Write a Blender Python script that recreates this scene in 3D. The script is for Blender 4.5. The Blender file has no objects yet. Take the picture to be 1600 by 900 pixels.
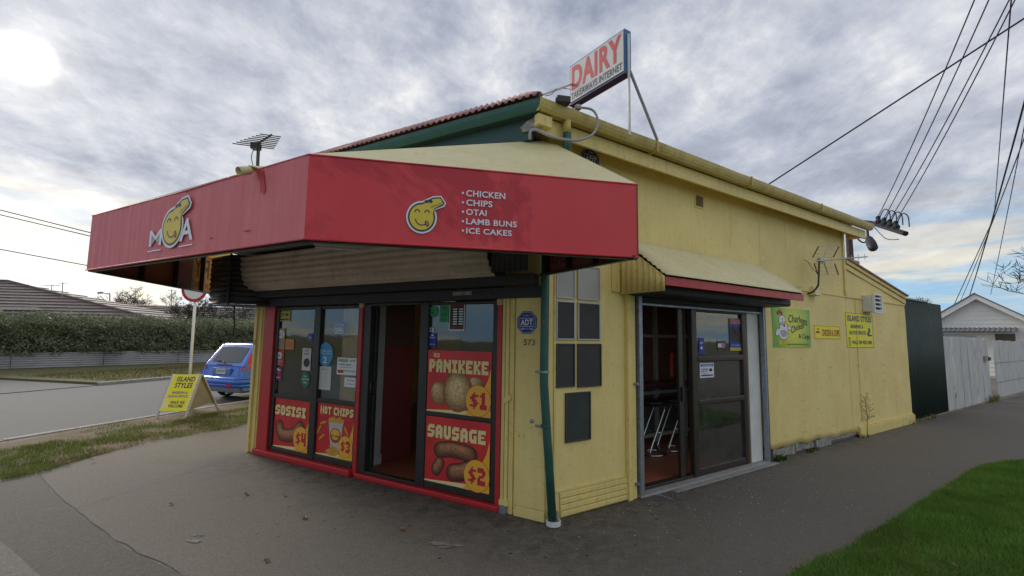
import bpy, bmesh, math, random
from mathutils import Vector, Matrix, noise
random.seed(7)
sc = bpy.context.scene
col = sc.collection
R = math.radians

# ------------------------------------------------------------------ camera
FPX, CX, CY, HEYE = 735.0, 800.0, 450.0, 1.70
PITCH, ROLL = math.atan(76/735), R(.84)
_w = Vector((0, math.cos(PITCH), math.sin(PITCH)))
_r0 = Vector((1, 0, 0)); _p0 = Vector((0, -math.sin(PITCH), math.cos(PITCH)))
_r = _r0*math.cos(ROLL) + _p0*math.sin(ROLL); _p = -_r0*math.sin(ROLL) + _p0*math.cos(ROLL)
EYE = Vector((0, 0, HEYE))
cam = bpy.data.objects.new('camera', bpy.data.cameras.new('camera')); col.objects.link(cam)
cam.data.sensor_width = 36; cam.data.lens = FPX/1600*36
cam.data.clip_start = .05; cam.data.clip_end = 2000
M3 = Matrix((_r, _p, -_w)).transposed()
cam.matrix_world = Matrix.Translation(EYE) @ M3.to_4x4()
sc.camera = cam

# ------------------------------------------------------------------ sun, sky, exposure
def ray(x, y): return _w*FPX + _r*(x-CX) - _p*(y-CY)
SUN = ray(38, 92).normalized()
sun_el = math.asin(SUN.z); sun_az = math.atan2(SUN.x, SUN.y)
sl = bpy.data.lights.new('sun', 'SUN'); so = bpy.data.objects.new('sun', sl); col.objects.link(so)
sl.energy = .7; sl.angle = R(22); sl.color = (1, .93, .82)
so.rotation_euler = (-SUN).to_track_quat('-Z', 'Y').to_euler()
sc.view_settings.view_transform = 'Standard'; sc.view_settings.look = 'None'
sc.view_settings.exposure = 1.9; sc.view_settings.gamma = 1

class NT:
    """small helper to write node trees"""
    def __init__(s, t): s.t = t; s.t.nodes.clear()
    def n(s, typ, **kw):
        o = s.t.nodes.new(typ)
        for k, v in kw.items():
            if k.startswith('i_'): o.inputs[k[2:].replace('_', ' ')].default_value = v
            elif k[0] == 'I' and k[1:].isdigit(): o.inputs[int(k[1:])].default_value = v
            else: setattr(o, k, v)
        return o
    def l(s, a, b): s.t.links.new(a, b)
    def math(s, op, a, b=None, clamp=False):
        o = s.n('ShaderNodeMath', operation=op, use_clamp=clamp)
        for i, x in enumerate((a, b)):
            if x is None: continue
            if isinstance(x, (int, float)): o.inputs[i].default_value = x
            else: s.l(x, o.inputs[i])
        return o.outputs[0]
    def mix(s, fac, a, b, blend='MIX'):
        o = s.n('ShaderNodeMix', data_type='RGBA', blend_type=blend)
        for x, i in ((fac, 0), (a, 6), (b, 7)):
            if isinstance(x, (int, float)): o.inputs[i].default_value = x
            elif isinstance(x, tuple): o.inputs[i].default_value = (*x[:3], 1)
            else: s.l(x, o.inputs[i])
        return o.outputs[2]
    def ramp(s, fac, stops, interp='LINEAR'):
        o = s.n('ShaderNodeValToRGB'); o.color_ramp.interpolation = interp
        e = o.color_ramp.elements
        while len(e) < len(stops): e.new(.5)
        for i, (p, c) in enumerate(stops):
            e[i].position = p
            e[i].color = (*c, 1) if isinstance(c, tuple) else (c, c, c, 1)
        s.l(fac, o.inputs[0]); return o.outputs[0]
    def noise(s, vec, scale, detail=4, rough=.5, dist=0, w=0):
        o = s.n('ShaderNodeTexNoise'); o.inputs['Scale'].default_value = scale
        o.inputs['Detail'].default_value = detail; o.inputs['Roughness'].default_value = rough
        o.inputs['Distortion'].default_value = dist
        if vec is not None: s.l(vec, o.inputs['Vector'])
        return o.outputs['Fac']
    def mapping(s, vec, scale=(1, 1, 1), rot=(0, 0, 0), loc=(0, 0, 0)):
        o = s.n('ShaderNodeMapping'); s.l(vec, o.inputs[0])
        o.inputs['Scale'].default_value = scale; o.inputs['Rotation'].default_value = rot; o.inputs['Location'].default_value = loc
        return o.outputs[0]

world = bpy.data.worlds.new("World"); sc.world = world; world.use_nodes = True
W = NT(world.node_tree)
tc = W.n('ShaderNodeTexCoord').outputs['Generated']
sky = W.n('ShaderNodeTexSky', sky_type='NISHITA', sun_disc=False, sun_elevation=sun_el, sun_rotation=sun_az)
sky.air_density = 1.2; sky.dust_density = 2.0
sep = W.n('ShaderNodeSeparateXYZ'); W.l(tc, sep.inputs[0])
zz = W.math('MAXIMUM', sep.outputs[2], 0.0)
den = W.math('ADD', zz, .20)
cmb = W.n('ShaderNodeCombineXYZ')
W.l(W.math('DIVIDE', sep.outputs[0], den), cmb.inputs[0]); W.l(W.math('DIVIDE', sep.outputs[1], den), cmb.inputs[1])
cv = W.mapping(cmb.outputs[0], (1.25, 1.0, 1), (0, 0, R(-28)))
n1 = W.noise(cv, .95, 10, .60, .12)
n2 = W.noise(W.mapping(cv, (1, 1, 1), loc=(7, 3, 0)), 3.4, 10, .66, .15)
n3 = W.noise(W.mapping(cv, (1, 1, 1), loc=(-4, 11, 2)), .32, 3, .5, 0)
den1 = W.math('ADD', W.math('MULTIPLY', n1, .62), W.math('MULTIPLY', n2, .38))
cloud = W.ramp(den1, [(.39, (.058, .067, .092)), (.45, (.088, .099, .127)), (.50, (.126, .136, .160)), (.55, (.172, .178, .194)), (.62, (.255, .255, .255))])
# broad variation of thickness
cloud = W.mix(W.ramp(n3, [(.38, .0), (.62, .35)]), cloud, (.22, .227, .245))
# low sky: lit cloud bands over a clear blue strip
band = W.ramp(zz, [(0.0, 1.0), (.10, .75), (.26, 0.0)])
low = W.ramp(W.noise(W.mapping(tc, (2.2, 2.2, 17)), 1.6, 6, .55, .3), [(.44, (.072, .150, .225)), (.52, (.115, .16, .195)), (.62, (.235, .215, .165))])
nish = W.mix(1.0, sky.outputs[0], (.1, .1, .1), 'MULTIPLY')
low = W.mix(.06, low, nish)
cloud = W.mix(band, cloud, low)
# the sun behind thin cloud
dt = W.n('ShaderNodeVectorMath', operation='DOT_PRODUCT'); dt.inputs[1].default_value = SUN
nrm = W.n('ShaderNodeVectorMath', operation='NORMALIZE'); W.l(tc, nrm.inputs[0]); W.l(nrm.outputs[0], dt.inputs[0])
d = W.math('MAXIMUM', dt.outputs['Value'], 0.0)
glow = W.math('MULTIPLY', W.math('POWER', d, 6.0), .02)
glow2 = W.math('MULTIPLY', W.math('POWER', d, 120.0), .05)
disc = W.math('ADD', W.math('MULTIPLY', W.math('POWER', d, 6500.0), 3.0), W.math('MULTIPLY', W.math('POWER', d, 900.0), .10))
gl = W.math('ADD', W.math('ADD', glow, glow2), disc)
gm = W.math('MULTIPLY', gl, W.ramp(den1, [(.35, .55), (.62, 1.25)]))
gc = W.mix(1.0, (1, .93, .78), gm, 'MULTIPLY')
cloud = W.mix(1.0, cloud, gc, 'ADD')
cloud = W.mix(1.0, cloud, (10, 10, 10), 'MULTIPLY')
for nd in world.node_tree.nodes:
    if nd.bl_idname == 'ShaderNodeMix': nd.clamp_result = False
bg = W.n('ShaderNodeBackground'); bg.inputs[1].default_value = .1; W.l(cloud, bg.inputs[0])
wo = W.n('ShaderNodeOutputWorld'); W.l(bg.outputs[0], wo.inputs[0])

# ------------------------------------------------------------------ materials
MATS = {}
def mat(name, c, rough=.6, metal=0, c2=None, nscale=6, namt=.35, bump=0, bscale=40, streak=0, streakc=(.12, .1, .06), fine=0, spec=.5, patch=None, stretch=(1, 1, 1), grime=0, coat=0):
    if name in MATS: return MATS[name]
    m = bpy.data.materials.new(name); m.use_nodes = True; MATS[name] = m
    T = NT(m.node_tree)
    pos = T.n('ShaderNodeNewGeometry').outputs['Position']
    vec = T.mapping(pos, stretch)
    c2 = c2 or tuple(x*.7 for x in c)
    f = T.ramp(T.noise(vec, nscale, 6, .6, .2), [(.35, 0.0), (.68, 1.0)])
    f = T.math('MULTIPLY', f, namt)
    out = T.mix(f, c, c2)
    if patch:   # (colour, scale, low, high) patches with an edge of their own
        pf = T.ramp(T.noise(T.mapping(pos, loc=(3, 5, 1)), patch[1], 8, .65, .6), [(patch[2], 0.0), (patch[3], 1.0)])
        out = T.mix(pf, out, patch[0])
    if streak:
        sv = T.mapping(pos, (9, 9, .55))
        sf = T.ramp(T.noise(sv, 1.6, 6, .62, .4), [(.50, 0.0), (.74, 1.0)])
        out = T.mix(T.math('MULTIPLY', sf, streak), out, streakc)
    if grime:
        gf = T.ramp(T.noise(T.mapping(pos, loc=(9, 1, 4)), 23, 8, .7, .5), [(.56, 0.0), (.70, 1.0)])
        out = T.mix(T.math('MULTIPLY', gf, grime), out, (.09, .08, .05))
    if fine:
        ff = T.noise(pos, 220, 3, .6)
        out = T.mix(fine, out, T.ramp(ff, [(.3, tuple(x*.45 for x in c)), (.7, tuple(min(1, x*1.6) for x in c))]))
    b = T.n('ShaderNodeBsdfPrincipled'); T.l(out, b.inputs['Base Color'])
    b.inputs['Roughness'].default_value = rough; b.inputs['Metallic'].default_value = metal
    b.inputs['Specular IOR Level'].default_value = spec
    if coat: b.inputs['Coat Weight'].default_value = coat
    if rough > .12:
        T.l(T.math('ADD', T.math('MULTIPLY', T.noise(pos, 9, 4, .6), .25), rough-.12), b.inputs['Roughness'])
    if bump:
        bn = T.n('ShaderNodeBump'); bn.inputs['Strength'].default_value = bump; bn.inputs['Distance'].default_value = .01
        T.l(T.math('ADD', T.noise(vec, bscale, 5, .6), T.math('MULTIPLY', T.noise(vec, bscale*.15, 4, .6), 2.0)), bn.inputs['Height']); T.l(bn.outputs[0], b.inputs['Normal'])
    o = T.n('ShaderNodeOutputMaterial'); T.l(b.outputs[0], o.inputs[0])
    return m

def glass(name, tint=(.75, .78, .76), refl=.12, haze=0.0):
    if name in MATS: return MATS[name]
    m = bpy.data.materials.new(name); m.use_nodes = True; MATS[name] = m
    T = NT(m.node_tree)
    tr = T.n('ShaderNodeBsdfTransparent'); tr.inputs[0].default_value = (*tint, 1)
    gs = T.n('ShaderNodeBsdfGlossy'); gs.inputs['Roughness'].default_value = .03; gs.inputs[0].default_value = (.9, .93, .95, 1)
    geo = T.n('ShaderNodeNewGeometry'); pos = geo.outputs['Position']
    dt_ = T.n('ShaderNodeVectorMath', operation='DOT_PRODUCT'); T.l(geo.outputs['Normal'], dt_.inputs[0]); T.l(geo.outputs['Incoming'], dt_.inputs[1])
    fres = T.math('ADD', T.math('MULTIPLY', T.math('POWER', T.math('SUBTRACT', 1.0, T.math('ABSOLUTE', dt_.outputs['Value']), True), 5.0), .9), .045)
    bn = T.n('ShaderNodeBump'); bn.inputs['Strength'].default_value = .12; bn.inputs['Distance'].default_value = .02
    T.l(T.noise(pos, 1.7, 2, .5), bn.inputs['Height']); T.l(bn.outputs[0], gs.inputs['Normal'])
    fac = T.math('ADD', fres, refl, True)
    mx = T.n('ShaderNodeMixShader'); T.l(fac, mx.inputs[0]); T.l(tr.outputs[0], mx.inputs[1]); T.l(gs.outputs[0], mx.inputs[2])
    o = T.n('ShaderNodeOutputMaterial')
    if haze:
        df = T.n('ShaderNodeBsdfDiffuse'); df.inputs[0].default_value = (.45, .45, .43, 1)
        m2 = T.n('ShaderNodeMixShader'); T.l(T.math('MULTIPLY', T.ramp(T.noise(pos, 5, 6, .6), [(.35, .3), (.7, 1.0)]), haze), m2.inputs[0])
        T.l(mx.outputs[0], m2.inputs[1]); T.l(df.outputs[0], m2.inputs[2]); T.l(m2.outputs[0], o.inputs[0])
    else: T.l(mx.outputs[0], o.inputs[0])
    return m

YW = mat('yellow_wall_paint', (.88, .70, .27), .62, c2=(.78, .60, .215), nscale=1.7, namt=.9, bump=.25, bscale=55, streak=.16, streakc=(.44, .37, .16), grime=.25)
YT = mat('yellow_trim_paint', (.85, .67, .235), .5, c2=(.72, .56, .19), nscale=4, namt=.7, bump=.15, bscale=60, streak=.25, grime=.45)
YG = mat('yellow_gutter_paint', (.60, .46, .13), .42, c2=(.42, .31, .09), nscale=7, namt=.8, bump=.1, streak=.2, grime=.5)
CR = mat('cream_sheet_paint', (.72, .64, .36), .55, c2=(.62, .54, .27), nscale=3, namt=.6, bump=.06, streak=.12, grime=.22)
RD = mat('red_fascia_vinyl', (.66, .04, .05), .48, c2=(.72, .07, .075), nscale=1.3, namt=.6, patch=((.50, .022, .036), .55, .56, .60), grime=.06, streak=.10, streakc=(.36, .02, .03), bump=.06, bscale=4)
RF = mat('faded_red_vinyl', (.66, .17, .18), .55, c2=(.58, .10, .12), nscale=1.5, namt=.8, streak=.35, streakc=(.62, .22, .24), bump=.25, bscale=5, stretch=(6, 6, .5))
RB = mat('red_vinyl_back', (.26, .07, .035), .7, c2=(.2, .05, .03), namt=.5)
RT = mat('red_frame_paint', (.55, .022, .028), .4, c2=(.42, .03, .03), nscale=9, namt=.6, bump=.12, grime=.5)
BK = mat('black_frame', (.022, .021, .020), .42, c2=(.04, .037, .033), nscale=8, namt=.6, grime=.1)
BZ = mat('bronze_aluminium', (.045, .036, .030), .38, metal=.3, c2=(.07, .055, .042), nscale=7, namt=.5)
DK = mat('dark_shutter_paint', (.030, .030, .034), .55, c2=(.05, .048, .047), nscale=5, namt=.6, bump=.1)
TN = mat('tan_shutter_box', (.74, .64, .53), .5, c2=(.56, .47, .38), nscale=2.4, namt=.8, streak=.25, streakc=(.12, .09, .07), bump=.08, stretch=(1, 1, 4))
TE = mat('teal_gutter_paint', (.018, .085, .068), .42, c2=(.03, .12, .09), nscale=5, namt=.8, patch=((.25, .22, .17), 6, .70, .72), grime=.3)
TD = mat('teal_board_paint', (.014, .055, .052), .5, c2=(.02, .075, .066), nscale=5, namt=.7)
PK = mat('pink_roof_paint', (.40, .20, .185), .6, c2=(.27, .13, .12), nscale=6, namt=.8, bump=.1)
GV = mat('galvanised_steel', (.34, .38, .42), .42, metal=.55, c2=(.2, .24, .28), nscale=18, namt=.8, streak=.3)
WH = mat('white_paint', (.74, .73, .70), .5, c2=(.55, .54, .5), nscale=5, namt=.5, grime=.3)
WP = mat('print_white', (.80, .80, .78), .5, namt=.05)
KP = mat('print_black', (.02, .02, .022), .5, namt=.05)
WR = mat('weathered_white_board', (.40, .38, .34), .8, c2=(.15, .13, .10), nscale=14, namt=.9, bump=.5, bscale=30, grime=.9)
CO = mat('concrete', (.36, .34, .31), .85, c2=(.24, .23, .21), nscale=6, namt=.8, bump=.4, bscale=90, grime=.4)
SA = mat('rust_red_floor', (.42, .13, .07), .4, c2=(.30, .09, .05), nscale=5, namt=.6)
INW = mat('interior_cream', (.62, .57, .48), .8)
IND = mat('interior_dark', (.22, .20, .18), .8)
INR = mat('interior_red_wall', (.36, .07, .06), .6)
PLY = mat('plywood', (.62, .44, .26), .6, c2=(.46, .31, .17), nscale=5, namt=.8, stretch=(3, 3, .5))
CH = mat('chrome', (.75, .76, .78), .12, metal=1, namt=.1)
SEAT = mat('black_vinyl', (.018, .018, .02), .35)
GL = glass('window_glass', (.90, .92, .90), .02, .02)
GLS = glass('side_door_glass', (.82, .85, .83), .05, .06)
CB = mat('chalkboard', (.028, .026, .025), .55, c2=(.05, .048, .045), nscale=3, namt=.7)
GRYP = mat('grey_pane', (.45, .44, .40), .5, c2=(.33, .33, .31), nscale=3, namt=.6)
GRN = mat('green_fence_steel', (.032, .055, .043), .5, c2=(.020, .034, .028), nscale=2, namt=.7, streak=.3, streakc=(.06, .07, .06), bump=.06)
PAL = mat('grey_paling', (.58, .58, .56), .8, c2=(.42, .42, .40), nscale=3, namt=.8, bump=.3, bscale=30, streak=.35, streakc=(.22, .2, .19), stretch=(2, 2, .5))
BLU = mat('blue_car_paint', (.015, .13, .58), .25, metal=.1, namt=.1, coat=.7)
TYR = mat('tyre_rubber', (.02, .02, .02), .8)
CGL = mat('car_glass', (.03, .035, .04), .06, spec=.9, namt=0)
CPL = mat('grey_bumper_plastic', (.16, .18, .22), .5)
LRED = mat('red_lens', (.62, .02, .02), .12)
STL = mat('alloy_wheel', (.5, .5, .52), .35, metal=.7)

# ------------------------------------------------------------------ frames and mesh builder
def G(x, y, z=0.0):
    q = ray(x, y); return EYE + q*((z-HEYE)/q.z)
def PY(x, y, Y):
    q = ray(x, y); return EYE + q*(Y/q.y)
class Fr:
    """a vertical plane: u to the right along it, d out of it, z up"""
    def __init__(s, a, b):
        s.o = Vector((a[0], a[1])); b = Vector((b[0], b[1])); s.L = (b-s.o).length; s.u = (b-s.o)/s.L; s.n = Vector((s.u.y, -s.u.x))
    def P(s, u, d, z): q = s.o + s.u*u + s.n*d; return Vector((q.x, q.y, z))
    def at(s, x, y, d=0):
        q = ray(x, y); o = s.o + s.n*d; n3 = Vector((s.n.x, s.n.y, 0))
        t = (Vector((o.x, o.y, 0)) - EYE).dot(n3)/q.dot(n3); P = EYE + q*t
        return (Vector((P.x, P.y)) - s.o).dot(s.u), P.z

def wloc(o):
    v = Vector((0, 0, 0))
    while o: v += o.location; o = o.parent
    return v
def tag(o, label=None, cat=None, group=None, kind=None):
    if label: o['label'] = label
    if cat: o['category'] = cat
    if group: o['group'] = group
    if kind: o['kind'] = kind
    return o
def thing(name, loc, label, cat, group=None):
    o = bpy.data.objects.new(name, None); col.objects.link(o); o.location = loc; o.empty_display_size = .2
    return tag(o, label, cat, group)

class MB:
    def __init__(s): s.v = []; s.f = []; s.m = []; s.mats = []
    def mi(s, m):
        if m not in s.mats: s.mats.append(m)
        return s.mats.index(m)
    def add(s, vs, fs, m):
        b = len(s.v); s.v += [tuple(v) for v in vs]; k = s.mi(m)
        for f in fs: s.f.append([i+b for i in f]); s.m.append(k)
        return s
    def poly(s, pts, m): return s.add(pts, [list(range(len(pts)))], m)
    def hexa(s, p, m):   # bottom 4 ccw, top 4 ccw
        return s.add(p, [(3, 2, 1, 0), (4, 5, 6, 7), (0, 1, 5, 4), (1, 2, 6, 5), (2, 3, 7, 6), (3, 0, 4, 7)], m)
    def fb(s, F, u0, u1, d0, d1, z0, z1, m):
        return s.hexa([F.P(u0, d1, z0), F.P(u1, d1, z0), F.P(u1, d0, z0), F.P(u0, d0, z0), F.P(u0, d1, z1), F.P(u1, d1, z1), F.P(u1, d0, z1), F.P(u0, d0, z1)], m)
    def prism(s, F, uz, d0, d1, m, cap=True):   # outline given counter-clockwise seen from outside
        n = len(uz); a = [F.P(u, d1, z) for u, z in uz]; b = [F.P(u, d0, z) for u, z in uz]
        fs = [list(range(n))] + [list(range(2*n-1, n-1, -1))] + [(i, n+i, n+(i+1) % n, (i+1) % n) for i in range(n)]
        return s.add(a+b, fs, m)
    def tube(s, pts, r, m, n=8, cap=True):
        pts = [Vector(p) for p in pts]; rs = r if isinstance(r, (list, tuple)) else [r]*len(pts)
        vs = []; prev = None
        for i, p in enumerate(pts):
            t = (pts[min(i+1, len(pts)-1)] - pts[max(i-1, 0)]).normalized()
            if prev is None:
                a = t.orthogonal().normalized()
            else:
                a = (prev - t*prev.dot(t))
                a = a.normalized() if a.length > 1e-6 else t.orthogonal().normalized()
            prev = a; b = t.cross(a)
            vs += [p + (a*math.cos(2*math.pi*k/n) + b*math.sin(2*math.pi*k/n))*rs[i] for k in range(n)]
        fs = [(i*n+k, i*n+(k+1) % n, (i+1)*n+(k+1) % n, (i+1)*n+k) for i in range(len(pts)-1) for k in range(n)]
        if cap: fs += [list(range(n-1, -1, -1)), [(len(pts)-1)*n+k for k in range(n)]]
        return s.add(vs, fs, m)
    def lathe(s, c, prof, m, n=24, axis=(0, 0, 1)):
        ax = Vector(axis).normalized(); a = ax.orthogonal().normalized(); b = ax.cross(a); c = Vector(c)
        vs = [c + ax*h + (a*math.cos(2*math.pi*k/n)+b*math.sin(2*math.pi*k/n))*r for r, h in prof for k in range(n)]
        fs = [(i*n+k, i*n+(k+1) % n, (i+1)*n+(k+1) % n, (i+1)*n+k) for i in range(len(prof)-1) for k in range(n)]
        fs += [list(range(n-1, -1, -1)), [(len(prof)-1)*n+k for k in range(n)]]
        return s.add(vs, fs, m)
    def grid(s, P, nu, nv, m, thick=None):   # P(i,j)->point
        vs = [P(i, j) for j in range(nv+1) for i in range(nu+1)]
        fs = [(j*(nu+1)+i, j*(nu+1)+i+1, (j+1)*(nu+1)+i+1, (j+1)*(nu+1)+i) for j in range(nv) for i in range(nu)]
        return s.add(vs, fs, m)
    def build(s, name, parent=None, smooth=False, bevel=0, solid=0, kind=None, seg=2, keep=False):
        me = bpy.data.meshes.new(name)
        xs = [v[0] for v in s.v]; ys = [v[1] for v in s.v]; zs = [v[2] for v in s.v]
        o3 = Vector(((min(xs)+max(xs))/2, (min(ys)+max(ys))/2, min(zs)))
        if keep: o3 = Vector((0, 0, 0))
        me.from_pydata([(v[0]-o3.x, v[1]-o3.y, v[2]-o3.z) for v in s.v], [], s.f)
        for m in s.mats: me.materials.append(m)
        me.polygons.foreach_set('material_index', s.m)
        if smooth: me.polygons.foreach_set('use_smooth', [True]*len(s.f))
        me.update()
        o = bpy.data.objects.new(name, me); col.objects.link(o)
        if parent: o.parent = parent; o.location = o3 - wloc(parent)
        else: o.location = o3
        if solid:
            q = o.modifiers.new('thickness', 'SOLIDIFY'); q.thickness = solid; q.offset = -1
        if bevel:
            q = o.modifiers.new('bevel', 'BEVEL'); q.width = bevel; q.segments = seg; q.limit_method = 'ANGLE'; q.angle_limit = R(40)
            o.data.polygons.foreach_set('use_smooth', [True]*len(s.f))
            q2 = o.modifiers.new('weighted', 'WEIGHTED_NORMAL')
        if kind: o['kind'] = kind
        return o
def copy_tree(o, delta, parent=None):
    c = o.copy(); col.objects.link(c)
    if parent: c.parent = parent
    else: c.location = o.location + Vector(delta)
    for ch in list(o.children): copy_tree(ch, delta, c)
    return c

# ------------------------------------------------------------------ lettering
_TC = {}
def tmesh(txt, bold):
    k = (txt, bold)
    if k not in _TC:
        cu = bpy.data.curves.new('t', 'FONT'); cu.body = txt; cu.offset = bold; cu.resolution_u = 3
        cu.space_character = 1 + bold*2.4
        o = bpy.data.objects.new('t', cu); col.objects.link(o)
        dg = bpy.context.evaluated_depsgraph_get(); me = bpy.data.meshes.new_from_object(o.evaluated_get(dg))
        vs = [(v.co.x, v.co.y) for v in me.vertices]; fs = [list(p.vertices) for p in me.polygons]
        if me.polygons and me.polygons[0].normal.z < 0: fs = [f[::-1] for f in fs]
        bpy.data.objects.remove(o); bpy.data.curves.remove(cu); bpy.data.meshes.remove(me)
        x0 = min(v[0] for v in vs); x1 = max(v[0] for v in vs); y0 = min(v[1] for v in vs); y1 = max(v[1] for v in vs)
        _TC[k] = ([((x-x0)/(x1-x0), (y-y0)/(y1-y0)) for x, y in vs], fs)
    return _TC[k]
GLY = {k: v.split() for k, v in {
 'A': '01110 11111 11011 11111 11111 11011 11011', 'C': '01111 11111 11000 11000 11000 11111 01111', 'D': '11110 11111 11011 11011 11011 11111 11110',
 'E': '11111 11111 11000 11110 11000 11111 11111', 'G': '01111 11111 11000 11011 11011 11111 01111', 'H': '110011 110011 110011 111111 110011 110011 110011',
 'I': '1111 1111 0110 0110 0110 1111 1111', 'K': '11011 11011 11110 11100 11110 11011 11011', 'L': '11000 11000 11000 11000 11000 11111 11111',
 'M': '1100011 1110111 1111111 1101011 1101011 1100011 1100011', 'N': '110011 111011 111111 111111 110111 110011 110011', 'O': '01110 11111 11011 11011 11011 11111 01110',
 'P': '11110 11111 11011 11111 11110 11000 11000', 'S': '01111 11111 11000 11111 00011 11111 11110', 'T': '111111 111111 001100 001100 001100 001100 001100',
 'U': '11011 11011 11011 11011 11011 11111 01110', 'W': '1100011 1100011 1101011 1101011 1111111 1110111 1100011', 'X': '11011 11111 01110 01110 01110 11111 11011',
 'Y': '11011 11011 11111 01110 01110 01110 01110', '$': '00100 01111 11100 01110 00111 11110 00100', '1': '0110 1110 0110 0110 0110 1111 1111', '2': '11110 11111 00011 01110 11000 11111 11111',
 '3': '11110 11111 00011 01110 00011 11111 11110', '4': '11011 11011 11011 11111 11111 00011 00011', ' ': '000 000 000 000 000 000 000'}.items()}
class Letters:
    def __init__(s): s.L = []
class Sheet:
    """a flat printed rectangle: s,t in 0..1, lay = layer number above it"""
    def __init__(s, F, u0, u1, z0, z1, d=.004, rot=0, skew=0, P=None, step=.0011):
        s.F = F; s.u0 = u0; s.u1 = u1; s.z0 = z0; s.z1 = z1; s.d = d; s.w = u1-u0; s.h = z1-z0; s.rot = rot; s.skew = skew; s.Pf = P; s.step = step
    def P(s, a, b, lay=0):
        if s.Pf: return s.Pf(a, b, s.d + lay*s.step)
        x = (a-.5)*s.w; y = (b-.5)*s.h
        c, n = math.cos(s.rot), math.sin(s.rot)
        return s.F.P((s.u0+s.u1)/2 + x*c - y*n, s.d + lay*s.step, (s.z0+s.z1)/2 + x*n + y*c + s.skew*x)
    def rect(s, mb, a0, b0, a1, b1, m, lay=1): return mb.poly([s.P(a0, b0, lay), s.P(a1, b0, lay), s.P(a1, b1, lay), s.P(a0, b1, lay)], m)
    def poly(s, mb, pts, m, lay=1): return mb.poly([s.P(a, b, lay) for a, b in pts], m)
    def ell(s, mb, a, b, ra, rb, m, lay=1, n=28, rot=0, a0=0, a1=360):
        asp = s.w/s.h; pts = []
        for k in range(n if a1-a0 == 360 else n+1):
            t = R(a0 + (a1-a0)*k/n); x = ra*math.cos(t)*asp; y = rb*math.sin(t)
            x, y = x*math.cos(rot)-y*math.sin(rot), x*math.sin(rot)+y*math.cos(rot)
            pts.append((a + x/asp, b + y))
        return s.poly(mb, pts, m, lay)
    def arc(s, mb, a, b, ra, rb, t0, t1, wd, m, lay=2, n=14):
        o = []; i = []
        for k in range(n+1):
            t = R(t0+(t1-t0)*k/n); o.append((a+(ra+wd)*math.cos(t), b+(rb+wd*s.w/s.h)*math.sin(t))); i.append((a+(ra-wd)*math.cos(t), b+(rb-wd*s.w/s.h)*math.sin(t)))
        for k in range(n): s.poly(mb, [i[k], o[k], o[k+1], i[k+1]], m, lay)
    def text(s, mb, txt, a0, b0, a1, b1, m, lay=2, bold=0.0, slope=0, italic=0, bend=0, mirror=False):
        if isinstance(mb, Letters): mb.L.append(MB()); mb = mb.L[-1]
        vs, fs = tmesh(txt, bold)
        def q(x, y):
            if mirror: x = 1-x
            return s.P(a0 + (a1-a0)*(x + italic*y), b0 + (b1-b0)*y + slope*x + bend*4*x*(1-x), lay)
        return mb.add([q(x, y) for x, y in vs], [f[::-1] for f in fs] if mirror else fs, m)
    def block(s, mb, txt, a0, b0, a1, b1, m, lay=2, bold=0, slope=0):
        if isinstance(mb, Letters): mb.L.append(MB()); mb = mb.L[-1]
        W_ = sum(len(GLY[c][0])+.8 for c in txt)-.8; x = 0
        for c in txt:
            g = GLY[c]
            for j, row in enumerate(g):
                i = 0
                while i < len(row):
                    if row[i] == '1':
                        e = i
                        while e < len(row) and row[e] == '1': e += 1
                        L_ = a0+(a1-a0)*(x+i)/W_; R_ = a0+(a1-a0)*(x+e)/W_; t_ = b1-(b1-b0)*j/7; u_ = b1-(b1-b0)*(j+1)/7
                        # cut corners where the run stands at the glyph's outer edge
                        s.poly(mb, [(L_, u_+slope*L_), (R_, u_+slope*R_), (R_, t_+slope*R_), (L_, t_+slope*L_)], m, lay); i = e
                    else: i += 1
            x += len(g[0])+.8
        return mb
    def sausage(s, f, pts, r, l, c0, c1, nm, n=7):
        w, h = s.w, s.h; P_ = [Vector((a*w, b*h)) for a, b in pts]; Q_ = []
        P_ = [P_[0]]+P_+[P_[-1]]
        for i in range(1, len(P_)-2):
            for k in range(6):
                t = k/6; a, b, c, d_ = P_[i-1], P_[i], P_[i+1], P_[i+2]; Q_.append(.5*((2*b)+(c-a)*t+(2*a-5*b+4*c-d_)*t*t+(3*b-a-3*c+d_)*t**3))
        Q_.append(P_[-1]); r = r*h
        for k in range(n):
            t = k/(n-1); rr = r*(1-.80*t); up = Vector((-.12, .36))*r*t; tr = int(len(Q_)*.16*t); C_ = Q_[tr:len(Q_)-tr] if tr else Q_
            lft = []; rgt = []
            for i, p in enumerate(C_):
                d_ = (C_[min(i+1, len(C_)-1)]-C_[max(i-1, 0)]).normalized(); nn = Vector((-d_.y, d_.x)); lft.append(p+nn*rr+up); rgt.append(p-nn*rr+up)
            d1 = (C_[-1]-C_[-2]).normalized(); d0 = (C_[0]-C_[1]).normalized(); n1_ = Vector((-d1.y, d1.x)); n0_ = Vector((-d0.y, d0.x))
            capE = [C_[-1]+up-n1_*rr*math.cos(a)+d1*rr*math.sin(a) for a in [math.pi*q/8 for q in range(1, 8)]]
            capS = [C_[0]+up-n0_*rr*math.cos(a)+d0*rr*math.sin(a) for a in [math.pi*q/8 for q in range(1, 8)]]
            col_ = tuple(x+(y-x)*t**1.3 for x, y in zip(c0, c1))
            s.poly(f, [(v.x/w, v.y/h) for v in rgt+capE+lft[::-1]+capS], mat('%s_%d' % (nm, k), col_, .5, c2=tuple(x*.5 for x in col_), nscale=38, namt=1.0), l+k*.45)
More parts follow.
